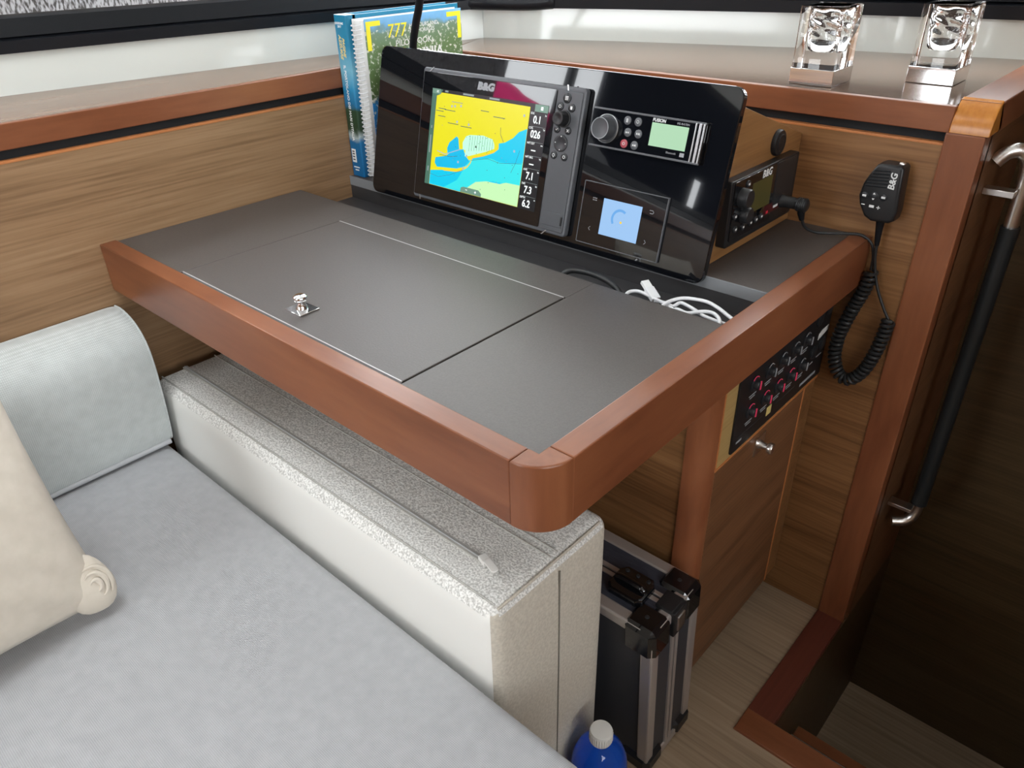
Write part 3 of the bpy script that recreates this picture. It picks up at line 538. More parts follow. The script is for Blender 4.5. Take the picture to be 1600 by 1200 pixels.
text('FUSION', 0.0065, 'white_print', fu, DF, (0.7368, 0.2220, 0.0081), align='LEFT', bold=0.0002, shear=0.1, sx=1.0); text('MS-RA70N', 0.0045, 'grey_print', fu, DF, (0.7995, 0.2218, 0.0081), align='RIGHT')
text('Bluetooth', 0.0042, 'grey_print', fu, DF, (0.7690, 0.1795, 0.0081), align='LEFT'); MB(DF).box(0.7925, 0.8000, 0.1765, 0.1822, 0.0081, 0.0083).build('mark', 'grey_print', fu)

# ---- touch control with square blue screen
tc_ = thing('touch_control', 'flush black touch control with a small pale blue screen', 'control panel', (0.71, 0.54, 0.0))
MB(DF).prism(rrect(0.6308, 0.7880, 0.0158, 0.1150, 0.003), 0.0002, 0.0040, b=0.0008).build('faceplate', 'black_gloss', tc_)
fr_ = MB(DF)
for (a, b2, c, d) in ((0.6308, 0.7880, 0.0152, 0.0166), (0.6308, 0.7880, 0.1142, 0.1156), (0.6301, 0.6315, 0.0158, 0.1150), (0.7873, 0.7887, 0.0158, 0.1150)): fr_.box(a, b2, c, d, 0.0002, 0.0046, b=0.0003)
fr_.build('frame', 'bezel_grey', tc_)
s2 = MB(DF); s2.poly([(u, v, 0.0042) for u, v in rc(0.6725, 0.7458, 0.0360, 0.0938)], 0)
pts = arc(0.7085, 0.066, 0.0165, 55, 215, 14); pin = arc(0.7085, 0.066, 0.0125, 215, 55, 14); s2.poly([(u, v, 0.0043) for u, v in pts + pin], 1)
s2.poly([(u, v, 0.0044) for u, v in arc(0.7114, 0.0621, 0.002, 0, 330, 10)], 2)
s2.build('display', ['lcd_blue', 'lcd_arc', 'scr_orange'], tc_, calc=False)
ic = MB(DF)
for a in (-1, 0, 1):
    for c in (-1, 1): ic.box(0.655 + a * 0.003 - 0.0008, 0.655 + a * 0.003 + 0.0008, 0.0891 + c * 0.0016 - 0.0008, 0.0891 + c * 0.0016 + 0.0008, 0.0040, 0.0043)
ic.build('menu_icon', 'grey_print', tc_)
MB(DF).tube([(0.7595, 0.0915, 0.0042), (0.7655, 0.0915, 0.0042), (0.767, 0.0890, 0.0042), (0.7655, 0.0870, 0.0042), (0.7605, 0.0870, 0.0042)], 0.0005, 4).build('back_icon', 'grey_print', tc_)
MB(DF).tube([(0.6545, 0.0445, 0.0042), (0.6515, 0.0413, 0.0042), (0.6545, 0.0381, 0.0042)], 0.0005, 4).build('arrow_icon', 'grey_print', tc_)
MB(DF).tube([(0.7597, 0.0450, 0.0042), (0.7627, 0.0418, 0.0042), (0.7597, 0.0386, 0.0042)], 0.0005, 4).build('arrow_icon', 'grey_print', tc_)

# ---- VHF radio on the side cheek
RF = Frame((0.850, 0, 0), (0, 1, 0), (0, 0, 1), (1, 0, 0))
vh = thing('vhf_radio', 'black marine radio with olive screen on the wooden console side', 'radio', (0.86, 0.70, 0.0265))
MB(RF).prism(rrect(0.590, 0.820, 0.0265, 0.1300, 0.004), 0.0002, 0.017, b=0.002).build('housing', 'black_plastic', vh)
MB(RF).prism(rrect(0.598, 0.735, 0.036, 0.128, 0.003), 0.0165, 0.0185, b=0.0006).build('front_plate', 'black_gloss', vh)
MB(RF).prism(rrect(0.737, 0.806, 0.058, 0.128, 0.003), 0.0165, 0.0190, b=0.0006).build('speaker_panel', 'black_satin', vh)
MB(RF).box(0.656, 0.7230, 0.066, 0.1135, 0.0184, 0.0190).build('display', 'lcd_olive', vh)
MB(RF).box(0.708, 0.765, 0.048, 0.064, 0.0168, 0.0188, b=0.0006).build('red_panel', 'red_deep', vh)
text('B&G', 0.0165, 'white_print', vh, RF, (0.701, 0.1205, 0.0188), bold=0.0004, shear=0.12, sx=1.0)
MB(RF).lathe([(0.0150, 0.018), (0.0145, 0.031), (0.013, 0.033)], c=(0.6225, 0.1005, 0), n=28).build('volume_knob', 'black_satin', vh)
MB(RF).lathe([(0.0135, 0.018), (0.0130, 0.028), (0.0115, 0.030)], c=(0.6370, 0.0700, 0), n=28).build('channel_knob', 'black_satin', vh)
for (u, v) in ((0.6385, 0.1175), (0.6075, 0.0747), (0.6135, 0.0528), (0.639, 0.0500), (0.6641, 0.0501), (0.6828, 0.0503), (0.7003, 0.0509), (0.6560, 0.0690), (0.628, 0.0855)):
    b_ = btn(vh, RF, u, v, 0.0055, 0.018, 0.0205); MB(RF).box(u - 0.0024, u + 0.0024, v - 0.0016, v + 0.0016, 0.0203, 0.0208).build('mark', 'white_print', b_)
MB(RF).box(0.717, 0.724, 0.050, 0.0545, 0.0186, 0.0192).build('mark', 'red_print', vh); MB(RF).box(0.742, 0.758, 0.0535, 0.0575, 0.0186, 0.0192).build('mark', 'white_print', vh)

# ================================================================== hand microphone with coiled cord
MF = Frame((0, 0.815, 0), (1, 0, 0), (0, 0, 1), (0, -1, 0))
mc = thing('hand_microphone', 'black hand microphone with coiled cord hanging on the walnut bulkhead', 'microphone', (1.0, 0.84, -0.27))
out = [(0.9935, 0.1285), (1.0000, 0.1315), (1.0300, 0.1320), (1.0340, 0.1280), (1.0362, 0.0889), (1.0383, 0.0607), (1.0368, 0.0465), (1.0285, 0.0410), (1.0020, 0.0400), (0.9900, 0.0460), (0.9790, 0.0640), (0.9755, 0.0780), (0.9785, 0.0970), (0.9850, 0.1130)]
MB(MF).prism(out, -0.034, 0.0, b=0.005, seg=4).build('body', 'black_plastic', mc, angle=50)
MB(MF).box(0.998, 1.030, 0.060, 0.115, -0.043, -0.03).build('hanger', 'black_satin', mc)
for i in range(6):
    v = 0.0965 + i * 0.0050; MB(MF).tube([(0.9825 + i * 0.0020, v - 0.001, 0.0), (1.0160, v + 0.001, 0.0)], 0.0013, 6).build('grille_rib', 'black_rubber', mc)
for (u, v) in ((0.9851, 0.0797), (1.0142, 0.0812)): b_ = btn(mc, MF, u, v, 0.0058, -0.001, 0.0014); MB(MF).box(u - 0.0030, u + 0.0030, v - 0.0016, v + 0.0016, 0.0012, 0.0017).build('mark', 'white_print', b_)
b_ = btn(mc, MF, 0.9995, 0.0806, 0.0068, -0.001, 0.0012)
for s_ in (-1, 1): MB(MF).prism([(0.9995 - 0.002, 0.0806 + s_ * 0.0032), (0.9995 + 0.002, 0.0806 + s_ * 0.0032), (0.9995, 0.0806 + s_ * 0.0060)], 0.001, 0.0016).build('arrow_mark', 'white_print', b_)
MB(MF).box(0.9830, 0.9885, 0.0645, 0.0658, -0.0004, 0.0005).build('mark', 'white_print', mc); MB(MF).box(0.9955, 1.0030, 0.0622, 0.0662, -0.0004, 0.0005).build('mark', 'white_print', mc)
MB(MF).box(1.0070, 1.0125, 0.0632, 0.0645, -0.0004, 0.0005).box(1.0091, 1.0104, 0.0611, 0.0666, -0.0004, 0.0005).build('mark', 'white_print', mc)
text('B&G', 0.0135, 'white_print', mc, MF, (1.0225, 0.1080, 0.0), bold=0.0003, rot=PI / 2 - 0.04, shear=0.1, ext=0.0006)
MB().lathe([(0.0045, 0.1305), (0.0045, 0.1335), (0.0035, 0.1345)], c=(1.0255, 0.832, 0), n=16).build('top_stud', 'steel', mc)
MB().tube([(1.0130, 0.832, 0.043), (1.0135, 0.833, 0.030), (1.0140, 0.835, 0.012), (1.0150, 0.836, -0.004)], [0.0075, 0.0062, 0.0050, 0.0038], 12).build('strain_relief', 'black_rubber', mc)
MB().tube(smooth([(1.0150, 0.836, 0.0), (1.0165, 0.838, -0.025), (1.0215, 0.840, -0.050), (1.0320, 0.841, -0.080), (1.0480, 0.842, -0.110), (1.0600, 0.842, -0.128)]), 0.0026, 8).build('cord', 'cable_black', mc)
MB().tube(smooth([(0.905, 0.7715, 0.052), (0.907, 0.775, 0.035), (0.912, 0.785, 0.018), (0.925, 0.800, 0.0085), (0.945, 0.815, 0.0070), (0.968, 0.825, 0.0085), (0.990, 0.832, 0.0085), (1.006, 0.838, -0.004), (1.012, 0.842, -0.025), (1.0135, 0.843, -0.050)]), 0.0026, 8).build('cord', 'cable_black', mc)
cl = smooth([(1.0145, 0.843, -0.052), (1.0125, 0.841, -0.080), (0.9990, 0.838, -0.130), (0.9890, 0.834, -0.180), (0.9900, 0.833, -0.222), (1.0040, 0.832, -0.252), (1.0240, 0.832, -0.256), (1.0430, 0.833, -0.232), (1.0550, 0.836, -0.190), (1.0600, 0.840, -0.150), (1.0610, 0.842, -0.128)], 60)
hel = []; acc = 0.0; prev = cl[0]; N_ = Vector((0, 1, 0))
for i, p in enumerate(cl):
    acc += (p - prev).length; prev = p; t = (cl[min(i + 1, len(cl) - 1)] - cl[max(i - 1, 0)]).normalized(); n1 = (N_ - t * N_.dot(t)).normalized(); n2 = t.cross(n1)
    a = 2 * PI * acc / 0.0088; env = min(1, acc / 0.006)
    hel.append(p + (n1 * math.cos(a) + n2 * math.sin(a)) * 0.0092 * env)
dense = []
tot = acc; steps = int(tot / 0.0088 * 12); 
# resample the helix finely enough for 12 points a turn
cum = [0.0]
for a, b2 in zip(cl, cl[1:]): cum.append(cum[-1] + (b2 - a).length)
j = 0
for q in range(steps + 1):
    d = tot * q / steps
    while j < len(cum) - 2 and cum[j + 1] < d: j += 1
    f = (d - cum[j]) / max(1e-9, cum[j + 1] - cum[j]); p = cl[j].lerp(cl[j + 1], f); t = (cl[min(j + 1, len(cl) - 1)] - cl[max(j - 1, 0)]).normalized()
    n1 = (N_ - t * N_.dot(t)).normalized(); n2 = t.cross(n1); a = 2 * PI * d / 0.0088
    dense.append(p + (n1 * math.cos(a) + n2 * math.sin(a)) * 0.0090)
MB().tube(dense, 0.0034, 7).build('coiled_cord', 'cable_black', mc)
MB(RF).lathe([(0.011, 0.018), (0.011, 0.022), (0.0095, 0.024), (0.0095, 0.046), (0.0110, 0.047), (0.0110, 0.062), (0.0085, 0.064)], c=(0.7715, 0.0585, 0), n=20).build('plug', 'cable_black', mc)
for i in range(5): MB(RF).lathe([(0.0112, 0.048 + i * 0.003), (0.0118, 0.0488 + i * 0.003), (0.0112, 0.0496 + i * 0.003)], c=(0.7715, 0.0585, 0), n=20).build('plug_ring', 'cable_black', mc)
MB().tube([(0.905, 0.7715, 0.060), (0.9052, 0.772, 0.045), (0.907, 0.775, 0.033)], [0.0080, 0.0062, 0.0042], 12).build('strain_relief', 'black_rubber', mc)

# ================================================================== books
SPF = Frame((0, 0.548, 0), (1, 0, 0), (0, 0, 1), (0, -1, 0))
bk = thing('pilot_book', 'thick blue coastal pilot book with yellow lettering, nearest the hull', 'book', (0.02, 0.70, 0.001))
MB().box(0.003, 0.037, 0.552, 0.845, 0.004, 0.312).build('pages', 'paper', bk)
cv = MB(); cv.prism(rrect(0.0005, 0.040, 0.548, 0.575, 0.004), 0.001, 0.316); cv.box(0.0005, 0.003, 0.565, 0.852, 0.001, 0.316); cv.box(0.0375, 0.040, 0.565, 0.852, 0.001, 0.316)
cv.build('cover', 'cover_coast', bk)
text("IL PORTOLANO DEI MARI D'ITALIA", 0.0095, 'white_print', bk, SPF, (0.018, 0.150, 0.0), rot=-PI / 2, bold=0.0002)
text('PAGINE\nAZZURRE', 0.0100, 'gold_print', bk, SPF, (0.019, 0.258, 0.0), rot=-PI / 2, shear=0.3, bold=0.0003); text('EDIZIONE\n2017', 0.0058, 'white_print', bk, SPF, (0.017, 0.298, 0.0), bold=0.0001)
MB(SPF).box(0.007, 0.020, 0.030, 0.058, 0.0, 0.0006).build('price_label', 'paper', bk)
for v in (0.036, 0.042, 0.048, 0.053): MB(SPF).box(0.009, 0.0165, v - 0.0015, v + 0.0012, 0.0005, 0.0008).build('mark', 'tray_dark', bk)
for v, w in ((0.020, 0.0095), (0.014, 0.006)): MB(SPF).box(0.018 - w, 0.018 + w, v - 0.0012, v + 0.0012, 0.0, 0.0005).build('mark', 'white_print', bk)
CVF = Frame((0.0615, 0, 0), (0, 1, 0), (0, 0, 1), (1, 0, 0))
sb = thing('spiral_book', 'spiral bound harbour guide with green scrubland cover and yellow corners', 'book', (0.05, 0.70, 0.001))
MB().box(0.043, 0.0605, 0.566, 0.838, 0.001, 0.306).build('pages', 'paper', sb)
MB().box(0.0605, 0.0615, 0.575, 0.840, 0.001, 0.308).build('front_cover', 'cover_scrub', sb)
MB().box(0.0425, 0.0432, 0.560, 0.840, 0.001, 0.309).build('back_cover', 'paper', sb)
for i in range(36):
    z = 0.008 + i * 0.0083
    MB().tube([(0.0515 + 0.0105 * math.cos(t), 0.562 + 0.009 * math.sin(t), z + 0.001 * math.sin(t)) for t in [2 * PI * q / 12 for q in range(12)]], 0.0011, 5, closed=True).build('spiral_ring', 'cable_white', sb)
MB(CVF).box(0.578, 0.614, 0.294, 0.303, 0.0, 0.0005).box(0.578, 0.588, 0.250, 0.294, 0.0, 0.0005).build('cover_corner', 'yellow_print', sb)
MB(CVF).box(0.797, 0.838, 0.294, 0.303, 0.0, 0.0005).box(0.828, 0.838, 0.250, 0.294, 0.0, 0.0005).build('cover_corner', 'yellow_print', sb)
text('777', 0.036, 'yellow_print', sb, CVF, (0.655, 0.280, 0.0), shear=0.15, sx=0.95); text('HARBOURS AND\nANCHORAGES', 0.0105, 'white_print', sb, CVF, (0.690, 0.281, 0.0), align='LEFT')
text('PILOTBOOK', 0.0165, 'white_print', sb, CVF, (0.700, 0.2560, 0.0), sx=1.1); text('SARDINIA', 0.030, 'white_print', sb, CVF, (0.715, 0.2300, 0.0), bold=0.0006)
MB(CVF).box(0.598, 0.700, 0.110, 0.180, 0.0, 0.0005).build('cover_box', 'white_print', sb); MB(CVF).box(0.601, 0.697, 0.113, 0.177, 0.0004, 0.0009).build('cover_box', 'red_print', sb)

# ---- gooseneck chart lamp
gl = thing('gooseneck_lamp', 'black flexible gooseneck lamp rising behind the console', 'lamp', (0.150, 0.618, 0.2335))
MB().lathe([(0.011, 0.2365), (0.011, 0.242), (0.008, 0.246)], c=(0.150, 0.618, 0)).build('base', 'black_plastic', gl)
MB().tube(smooth([(0.150, 0.618, 0.242), (0.157, 0.614, 0.268), (0.175, 0.609, 0.305), (0.198, 0.602, 0.345), (0.222, 0.590, 0.42), (0.24, 0.55, 0.48), (0.255, 0.49, 0.50), (0.265, 0.44, 0.485)]), 0.0075, 12).build('stem', 'black_rubber', gl)
MB(Frame((0.268, 0.425, 0.478), (1, 0, 0), (0, 0.5, -0.866), (0, -0.866, -0.5))).lathe([(0.012, -0.02), (0.020, 0.0), (0.022, 0.04)]).build('lamp_head', 'black_plastic', gl)

# ---- cables in the tray
ca = thing('usb_cable', 'tangled white charging cable with a connector in the table tray', 'cable', (0.88, 0.44, -0.045))
def cab(pts, r=0.0026): return MB().tube(smooth(pts), r, 8).build('cord', 'cable_white', ca)
cab([(0.795, 0.423, -0.036), (0.7990, 0.4298, -0.012), (0.8035, 0.4410, -0.009), (0.8160, 0.4435, -0.008), (0.8383, 0.4395, -0.009), (0.861, 0.4352, -0.010), (0.8842, 0.4285, -0.014), (0.905, 0.423, -0.03)])
cab([(0.855, 0.418, -0.03), (0.8652, 0.4250, -0.008), (0.8690, 0.4406, -0.005), (0.8783, 0.4561, -0.004), (0.8951, 0.4648, -0.004), (0.9116, 0.4689, -0.005), (0.9307, 0.4632, -0.006), (0.9476, 0.4561, -0.008), (0.9640, 0.4489, -0.010)])
cab([(0.8430, 0.4385, -0.012), (0.8600, 0.4380, -0.010), (0.8753, 0.4356, -0.010), (0.8790, 0.4479, -0.008), (0.8885, 0.4492, -0.009), (0.9047, 0.4447, -0.010), (0.922, 0.4379, -0.011), (0.941, 0.4366, -0.012), (0.9560, 0.4392, -0.014)])
cab([(0.8760, 0.428, -0.016), (0.8845, 0.4302, -0.010), (0.9033, 0.4271, -0.009), (0.918, 0.4397, -0.007), (0.9301, 0.4462, -0.007), (0.9424, 0.4427, -0.009), (0.9520, 0.4308, -0.012), (0.953, 0.423, -0.030)])
UF = Frame((0.8265, 0.4500, -0.004), (0.82, -0.40, -0.40), (0.43, 0.90, 0.0), (0.36, -0.17, 0.92))
us = MB(UF).box(-0.004, 0.020, -0.0075, 0.0075, -0.004, 0.004, b=0.0015).build('connector', 'cable_white', ca)
MB(UF).box(-0.018, -0.004, -0.0062, 0.0062, -0.0026, 0.0026).build('connector_tip', 'white_print', us)
MB().tube([(0.843, 0.443, -0.012), (0.853, 0.436, -0.025), (0.872, 0.430, -0.040)], 0.0026, 8).build('cord', 'cable_white', ca)
tag(MB().tube(smooth([(0.655, 0.4215, -0.040), (0.672, 0.4450, -0.016), (0.6899, 0.4560, -0.012), (0.7297, 0.4580, -0.012), (0.7668, 0.4530, -0.020), (0.795, 0.4400, -0.040)]), 0.0045, 8).build('power_cable', 'cable_black'), 'black cable loop lying in the table tray', 'cable')

# ================================================================== candle holders
def candle(base, label):
    t = thing('candle_holder', label, 'candle holder', base, 'glass candle holders on the counter'); x, y, z = base
    MB().box(x - 0.0375, x + 0.0375, y - 0.041, y + 0.041, z, z + 0.0255, b=0.0008).build('metal_base', 'chrome', t)
    g_ = MB(); h0, h1 = z + 0.0257, z + 0.1195
    o_ = rrect(x - 0.0370, x + 0.0370, y - 0.0405, y + 0.0405, 0.004, 3); n = len(o_)
    bm = g_.bm; lo = [bm.verts.new((p[0], p[1], h0)) for p in o_]; hi = [bm.verts.new((p[0], p[1], h1)) for p in o_]; bm.faces.new(lo[::-1])
    for i in range(n): bm.faces.new((lo[i], lo[(i + 1) % n], hi[(i + 1) % n], hi[i]))
    m = 40
    def ring(r, zz, rip=0.0): return [bm.verts.new((x + (r + rip * math.sin(5 * q + zz * 330) + rip * 0.6 * math.sin(9 * q - zz * 500)) * math.cos(q), y + (r * 1.05 + rip * math.sin(5 * q + zz * 330)) * math.sin(q), zz)) for q in [2 * PI * i / m + 0.01 for i in range(m)]]
    rings = [ring(0.0285, h1), ring(0.0272, h1 - 0.003)] + [ring(0.0262 - 0.00005 * i, h1 - 0.006 - 0.0035 * i, 0.0011 if i < 9 else 0.0004) for i in range(1, 14)] + [ring(0.0225, h0 + 0.0285), ring(0.0190, h0 + 0.0245), ring(0.010, h0 + 0.0235)]
    for A, B in zip(rings, rings[1:]):
        for i in range(m): bm.faces.new((A[i], B[i], B[(i + 1) % m], A[(i + 1) % m]))
    bm.faces.new(rings[-1][::-1])
    ed = [bm.edges.get((hi[i], hi[(i + 1) % n])) for i in range(n)] + [bm.edges.get((rings[0][i], rings[0][(i + 1) % m])) for i in range(m)]
    bmesh.ops.bridge_loops(bm, edges=ed)
    g_.build('glass_cup', 'glass', t, angle=45)
    return t
candle((0.8315, 0.9395, ZLT), 'square glass candle holder on the counter nearest the console')
candle((0.9835, 1.0620, ZLT), 'square glass candle holder on the counter beside the corner post')

# ================================================================== switch cabinet under the table
XC = 0.960
cb = thing('switch_cabinet', 'walnut cabinet under the chart table with a rounded corner post', 'cabinet', (0.7, 0.65, FZ))
MB().box(0.55, XC - 0.006, 0.466, YW - 0.002, -0.765, -0.084).box(0.55, 0.922, 0.434, 0.47, -0.765, -0.084).build('body', 'veneer_x', cb)
MB().box(0.58, 0.915, 0.46, YW - 0.004, FZ, -0.765).build('toe_kick', 'veneer_shaded', cb)
MB().prism(arc(0.923, 0.467, 0.037, -90, 0, 12) + [(0.923, 0.467)], FZ + 0.001, -0.0835, 'xy').build('corner_post', 'mahogany_z', cb)
MB().box(XC - 0.006, XC, 0.4675, YW - 0.004, -0.281, -0.084, b=0.0008).build('upper_frame', 'maple', cb)
MB().box(XC - 0.006, XC + 0.0015, 0.4665, YW - 0.004, -0.2845, -0.280, b=0.0005).box(XC - 0.006, XC + 0.001, 0.4660, 0.4690, -0.284, -0.084).build('frame_edging', 'edge_band', cb)
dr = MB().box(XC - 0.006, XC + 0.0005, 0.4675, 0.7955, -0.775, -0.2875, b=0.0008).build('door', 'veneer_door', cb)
MB().box(XC - 0.006, XC + 0.001, 0.7955, 0.8020, -0.775, -0.2850, b=0.0005).build('door_edging', 'edge_band', dr)
MB().box(XC - 0.010, XC - 0.002, 0.8020, YW - 0.004, -0.775, -0.2845).build('stile', 'veneer_x', cb)
KF = Frame((XC + 0.0005, 0.6255, -0.3153), (0, 1, 0), (0, 0, 1), (1, 0, 0))
MB(KF).box(-0.0185, 0.0185, -0.0185, 0.0185, 0, 0.0025, b=0.0005).build('latch_plate', 'steel', dr)
MB(KF).lathe([(0.0085, 0.002), (0.0065, 0.008), (0.006, 0.016), (0.0100, 0.018), (0.0105, 0.024), (0.009, 0.0265)], n=22).build('latch_knob', 'steel', dr)
sw = thing('electrical_switchboard', 'black electrical switchboard with red and grey dials on the cabinet', 'switchboard', (XC, 0.68, -0.27))
EF = Frame((XC, 0, 0), (0, 1, 0), (0, 0, 1), (1, 0, 0))
MB(EF).prism(rrect(0.507, YW - 0.006, -0.2735, -0.09, 0.004), 0.0002, 0.0035, b=0.0008).build('plate', 'black_plastic', sw)
dial_y = (0.5560, 0.6085, 0.6560, 0.7035, 0.7480)
for row, z in ((0, -0.1600), (1, -0.2108)):
    for i, y in enumerate(dial_y):
        red = (row == 1 and i < 4) or (row == 0 and i == 0)
        d_ = MB(EF).lathe([(0.0140, 0.003), (0.0140, 0.005), (0.0120, 0.0058), (0.0085, 0.006), (0.0080, 0.013), (0.0070, 0.014)], c=(y, z, 0), n=24).build('dial', 'button_dark', sw)
        MB(EF).box(y - 0.0018, y + 0.0018, z - 0.0075, z + 0.0075, 0.0125, 0.0150, b=0.0004).build('pointer', 'dial_red' if red else 'grey_print', d_)
        MB(EF).tube([(y + 0.0125 * math.cos(t), z + 0.0125 * math.sin(t), 0.0058) for t in [math.radians(40 + 12 * q) for q in range(9)]], 0.0007, 5).build('scale_mark', 'dial_red' if red else 'grey_print', d_)
        for q, w in ((0, 0.012), (1, 0.009)): MB(EF).box(y - w, y + w, z - 0.0215 - q * 0.0045, z - 0.0195 - q * 0.0045, 0.0034, 0.0038).build('caption_line', 'grey_print', sw)
for (y, z) in ((0.795, -0.140), (0.832, -0.130), (0.795, -0.205), (0.828, -0.200)): MB(EF).lathe([(0.013, 0.003), (0.013, 0.006), (0.010, 0.007)], c=(y, z, 0), n=22).build('socket', 'black_satin', sw)
for (y, z) in ((0.790, -0.228), (0.826, -0.224)): MB(EF).box(y - 0.011, y + 0.011, z - 0.0012, z + 0.0012, 0.0034, 0.0038).build('caption_line', 'grey_print', sw)
MB(EF).prism([(0.805, -0.1855), (0.843, -0.1790), (0.846, -0.1690), (0.818, -0.1695), (0.806, -0.1740)], 0.0034, 0.0042).build('sticker', 'paper', sw)
MB(EF).box(0.625, 0.642, -0.257, -0.240, 0.0034, 0.0045, b=0.0004).build('meter', 'gold_print', sw)
for (a, b2) in ((0.525, 0.610), (0.660, 0.735)): MB(EF).box(a, b2, -0.2492, -0.2484, 0.0034, 0.0038).build('rule_line', 'faint_print', sw)
MB(EF).box(0.760, 0.825, -0.2620, -0.2560, 0.0034, 0.0038).build('badge', 'grey_print', sw); MB(EF).box(0.522, 0.540, -0.2590, -0.2550, 0.0034, 0.0038).build('badge', 'grey_print', sw)

# ================================================================== handrail in the stairwell
hr = thing('handrail', 'vertical handrail with black leather grip and steel ends in the stairwell', 'handrail', (1.17, 0.975, -0.60))
path = smooth([(1.128, 0.945, 0.128), (1.140, 0.951, 0.143), (1.156, 0.960, 0.146), (1.168, 0.968, 0.130), (1.1715, 0.973, 0.090), (1.172, 0.976, 0.020)], 6)
MB().tube(path, 0.0115, 12, flat=0.8).build('steel_end', 'steel', hr)
MB().tube([(1.172, 0.976, 0.024 - 0.58 * i / 20) for i in range(21)], [0.0150] + [0.0142] * 19 + [0.0150], 14).build('leather_grip', 'grip_leather', hr)
MB().tube(smooth([(1.172, 0.976, -0.552), (1.1715, 0.975, -0.575), (1.167, 0.971, -0.592), (1.156, 0.963, -0.603), (1.138, 0.952, -0.606)], 6), 0.0105, 12, flat=0.8).build('steel_end', 'steel', hr)
MB().box(XP2 + 0.0005, 1.168, 0.938, 0.962, 0.078, 0.088, b=0.001).build('bracket', 'steel', hr)
MB().box(XP2 + 0.0005, 1.168, 0.938, 0.962, -0.562, -0.554, b=0.001).build('bracket', 'steel', hr)

# ================================================================== settee
seat = rounded(0.02, 1.16, -1.10, -0.008, -0.50, -0.376, 0.022, 26, puff=(0.004, 0.0, 0.006))
m = MB(); m._merge(seat)
sc = thing('seat_cushion', 'broad light grey seat cushion of the settee', 'cushion', (0.6, -0.55, -0.50))
m.build('cover', 'fabric_seat', sc, angle=80)
pp = [(0.04, -0.0085, -0.405), (1.13, -0.0085, -0.405)]
MB().tube(pp, 0.0020, 8).build('piping', 'fabric_seat', sc)
bt = MB(); bt.box(0.02, 1.08, -1.09, -0.03, FZ, -0.515); tag(bt.build('settee_base', 'veneer_x'), 'walnut base under the grey seat cushion', 'settee base')
prof = smooth([(0.003, -0.361), (0.003, -0.200), (0.003, -0.118), (0.018, -0.106), (0.050, -0.108), (0.082, -0.122), (0.104, -0.150), (0.1105, -0.190), (0.108, -0.250), (0.1005, -0.310), (0.093, -0.350), (0.083, -0.363), (0.055, -0.366), (0.02, -0.365)], 4)
bcu = thing('back_cushion', 'light grey backrest cushion against the hull panel', 'cushion', (0.05, -0.55, -0.37))
m = MB(); ys = [-0.006, -0.008, -0.013, -0.020, -0.03] + [-0.03 - 1.05 * i / 12 for i in range(1, 13)]; cx, cz = 0.052, -0.24; rings = []
for k_, y in enumerate(ys):
    f = (0.955, 0.978, 0.992, 0.998, 1.0)[k_] if k_ < 5 else 1.0
    rings.append([m.bm.verts.new((cx + (p.x - cx) * f, y, cz + (p.y - cz) * f)) for p in [Vector((q[0], q[1])) for q in prof]])
for A, B in zip(rings, rings[1:]):
    n = len(A)
    for i in range(n): m.bm.faces.new((A[i], A[(i + 1) % n], B[(i + 1) % n], B[i]))
m.bm.faces.new(rings[0]); m.bm.faces.new(rings[-1][::-1])
m.build('cover', 'fabric_back', bcu, angle=60)
MB().tube([(cx + (p[0] - cx) * 0.99, -0.0085, cz + (p[1] - cz) * 0.99) for p in prof[8:50]], 0.0016, 6).build('seam', 'fabric_back', bcu)
MB().tube([(0.0870, -0.012 - 1.06 * i / 6, -0.3640) for i in range(7)], 0.0060, 8).build('piping', 'fabric_piping', bcu)
# throw pillow leaning on the backrest
PFV = Vector((-0.435, 0.0, 0.90)).normalized(); PFU = Vector((0.03, -1, 0.0)).normalized(); PFN = PFV.cross(PFU).normalized()
if PFN.x < 0: PFN = -PFN
PF = Frame((0.412, -0.262, -0.352), PFU, PFV, PFN)
pw = thing('throw_pillow', 'beige throw pillow with a tucked corner on the grey settee', 'pillow', (0.35, -0.5, -0.37))
m = MB(PF); PS = 0.46
def pil(sg):
    def f(u, v):
        a, b2 = 2 * u - 1, 2 * v - 1
        e = max(0.0, (1 - abs(a) ** 2.6)) * max(0.0, (1 - abs(b2) ** 2.6))
        th = 0.075 * e ** 0.55
        pull = 0.010 * (1 - a * a) * abs(b2) ** 3; pull2 = 0.010 * (1 - b2 * b2) * abs(a) ** 3
        wr = 0.0025 * math.sin(9 * a + 5 * b2) * e + 0.0035 * math.sin(16 * (a - b2) + 2 * math.sin(4 * b2)) * max(0.0, -a - b2 - 0.6) * e ** 0.3
        return (u * PS - math.copysign(pull2, a), v * PS - math.copysign(pull, b2), sg * (th + wr))
    return f
m.grid(pil(1), 44, 44); m.grid(pil(-1), 44, 44)
m.build('cover', 'pillow_cloth', pw, weld=0.0008, angle=80)
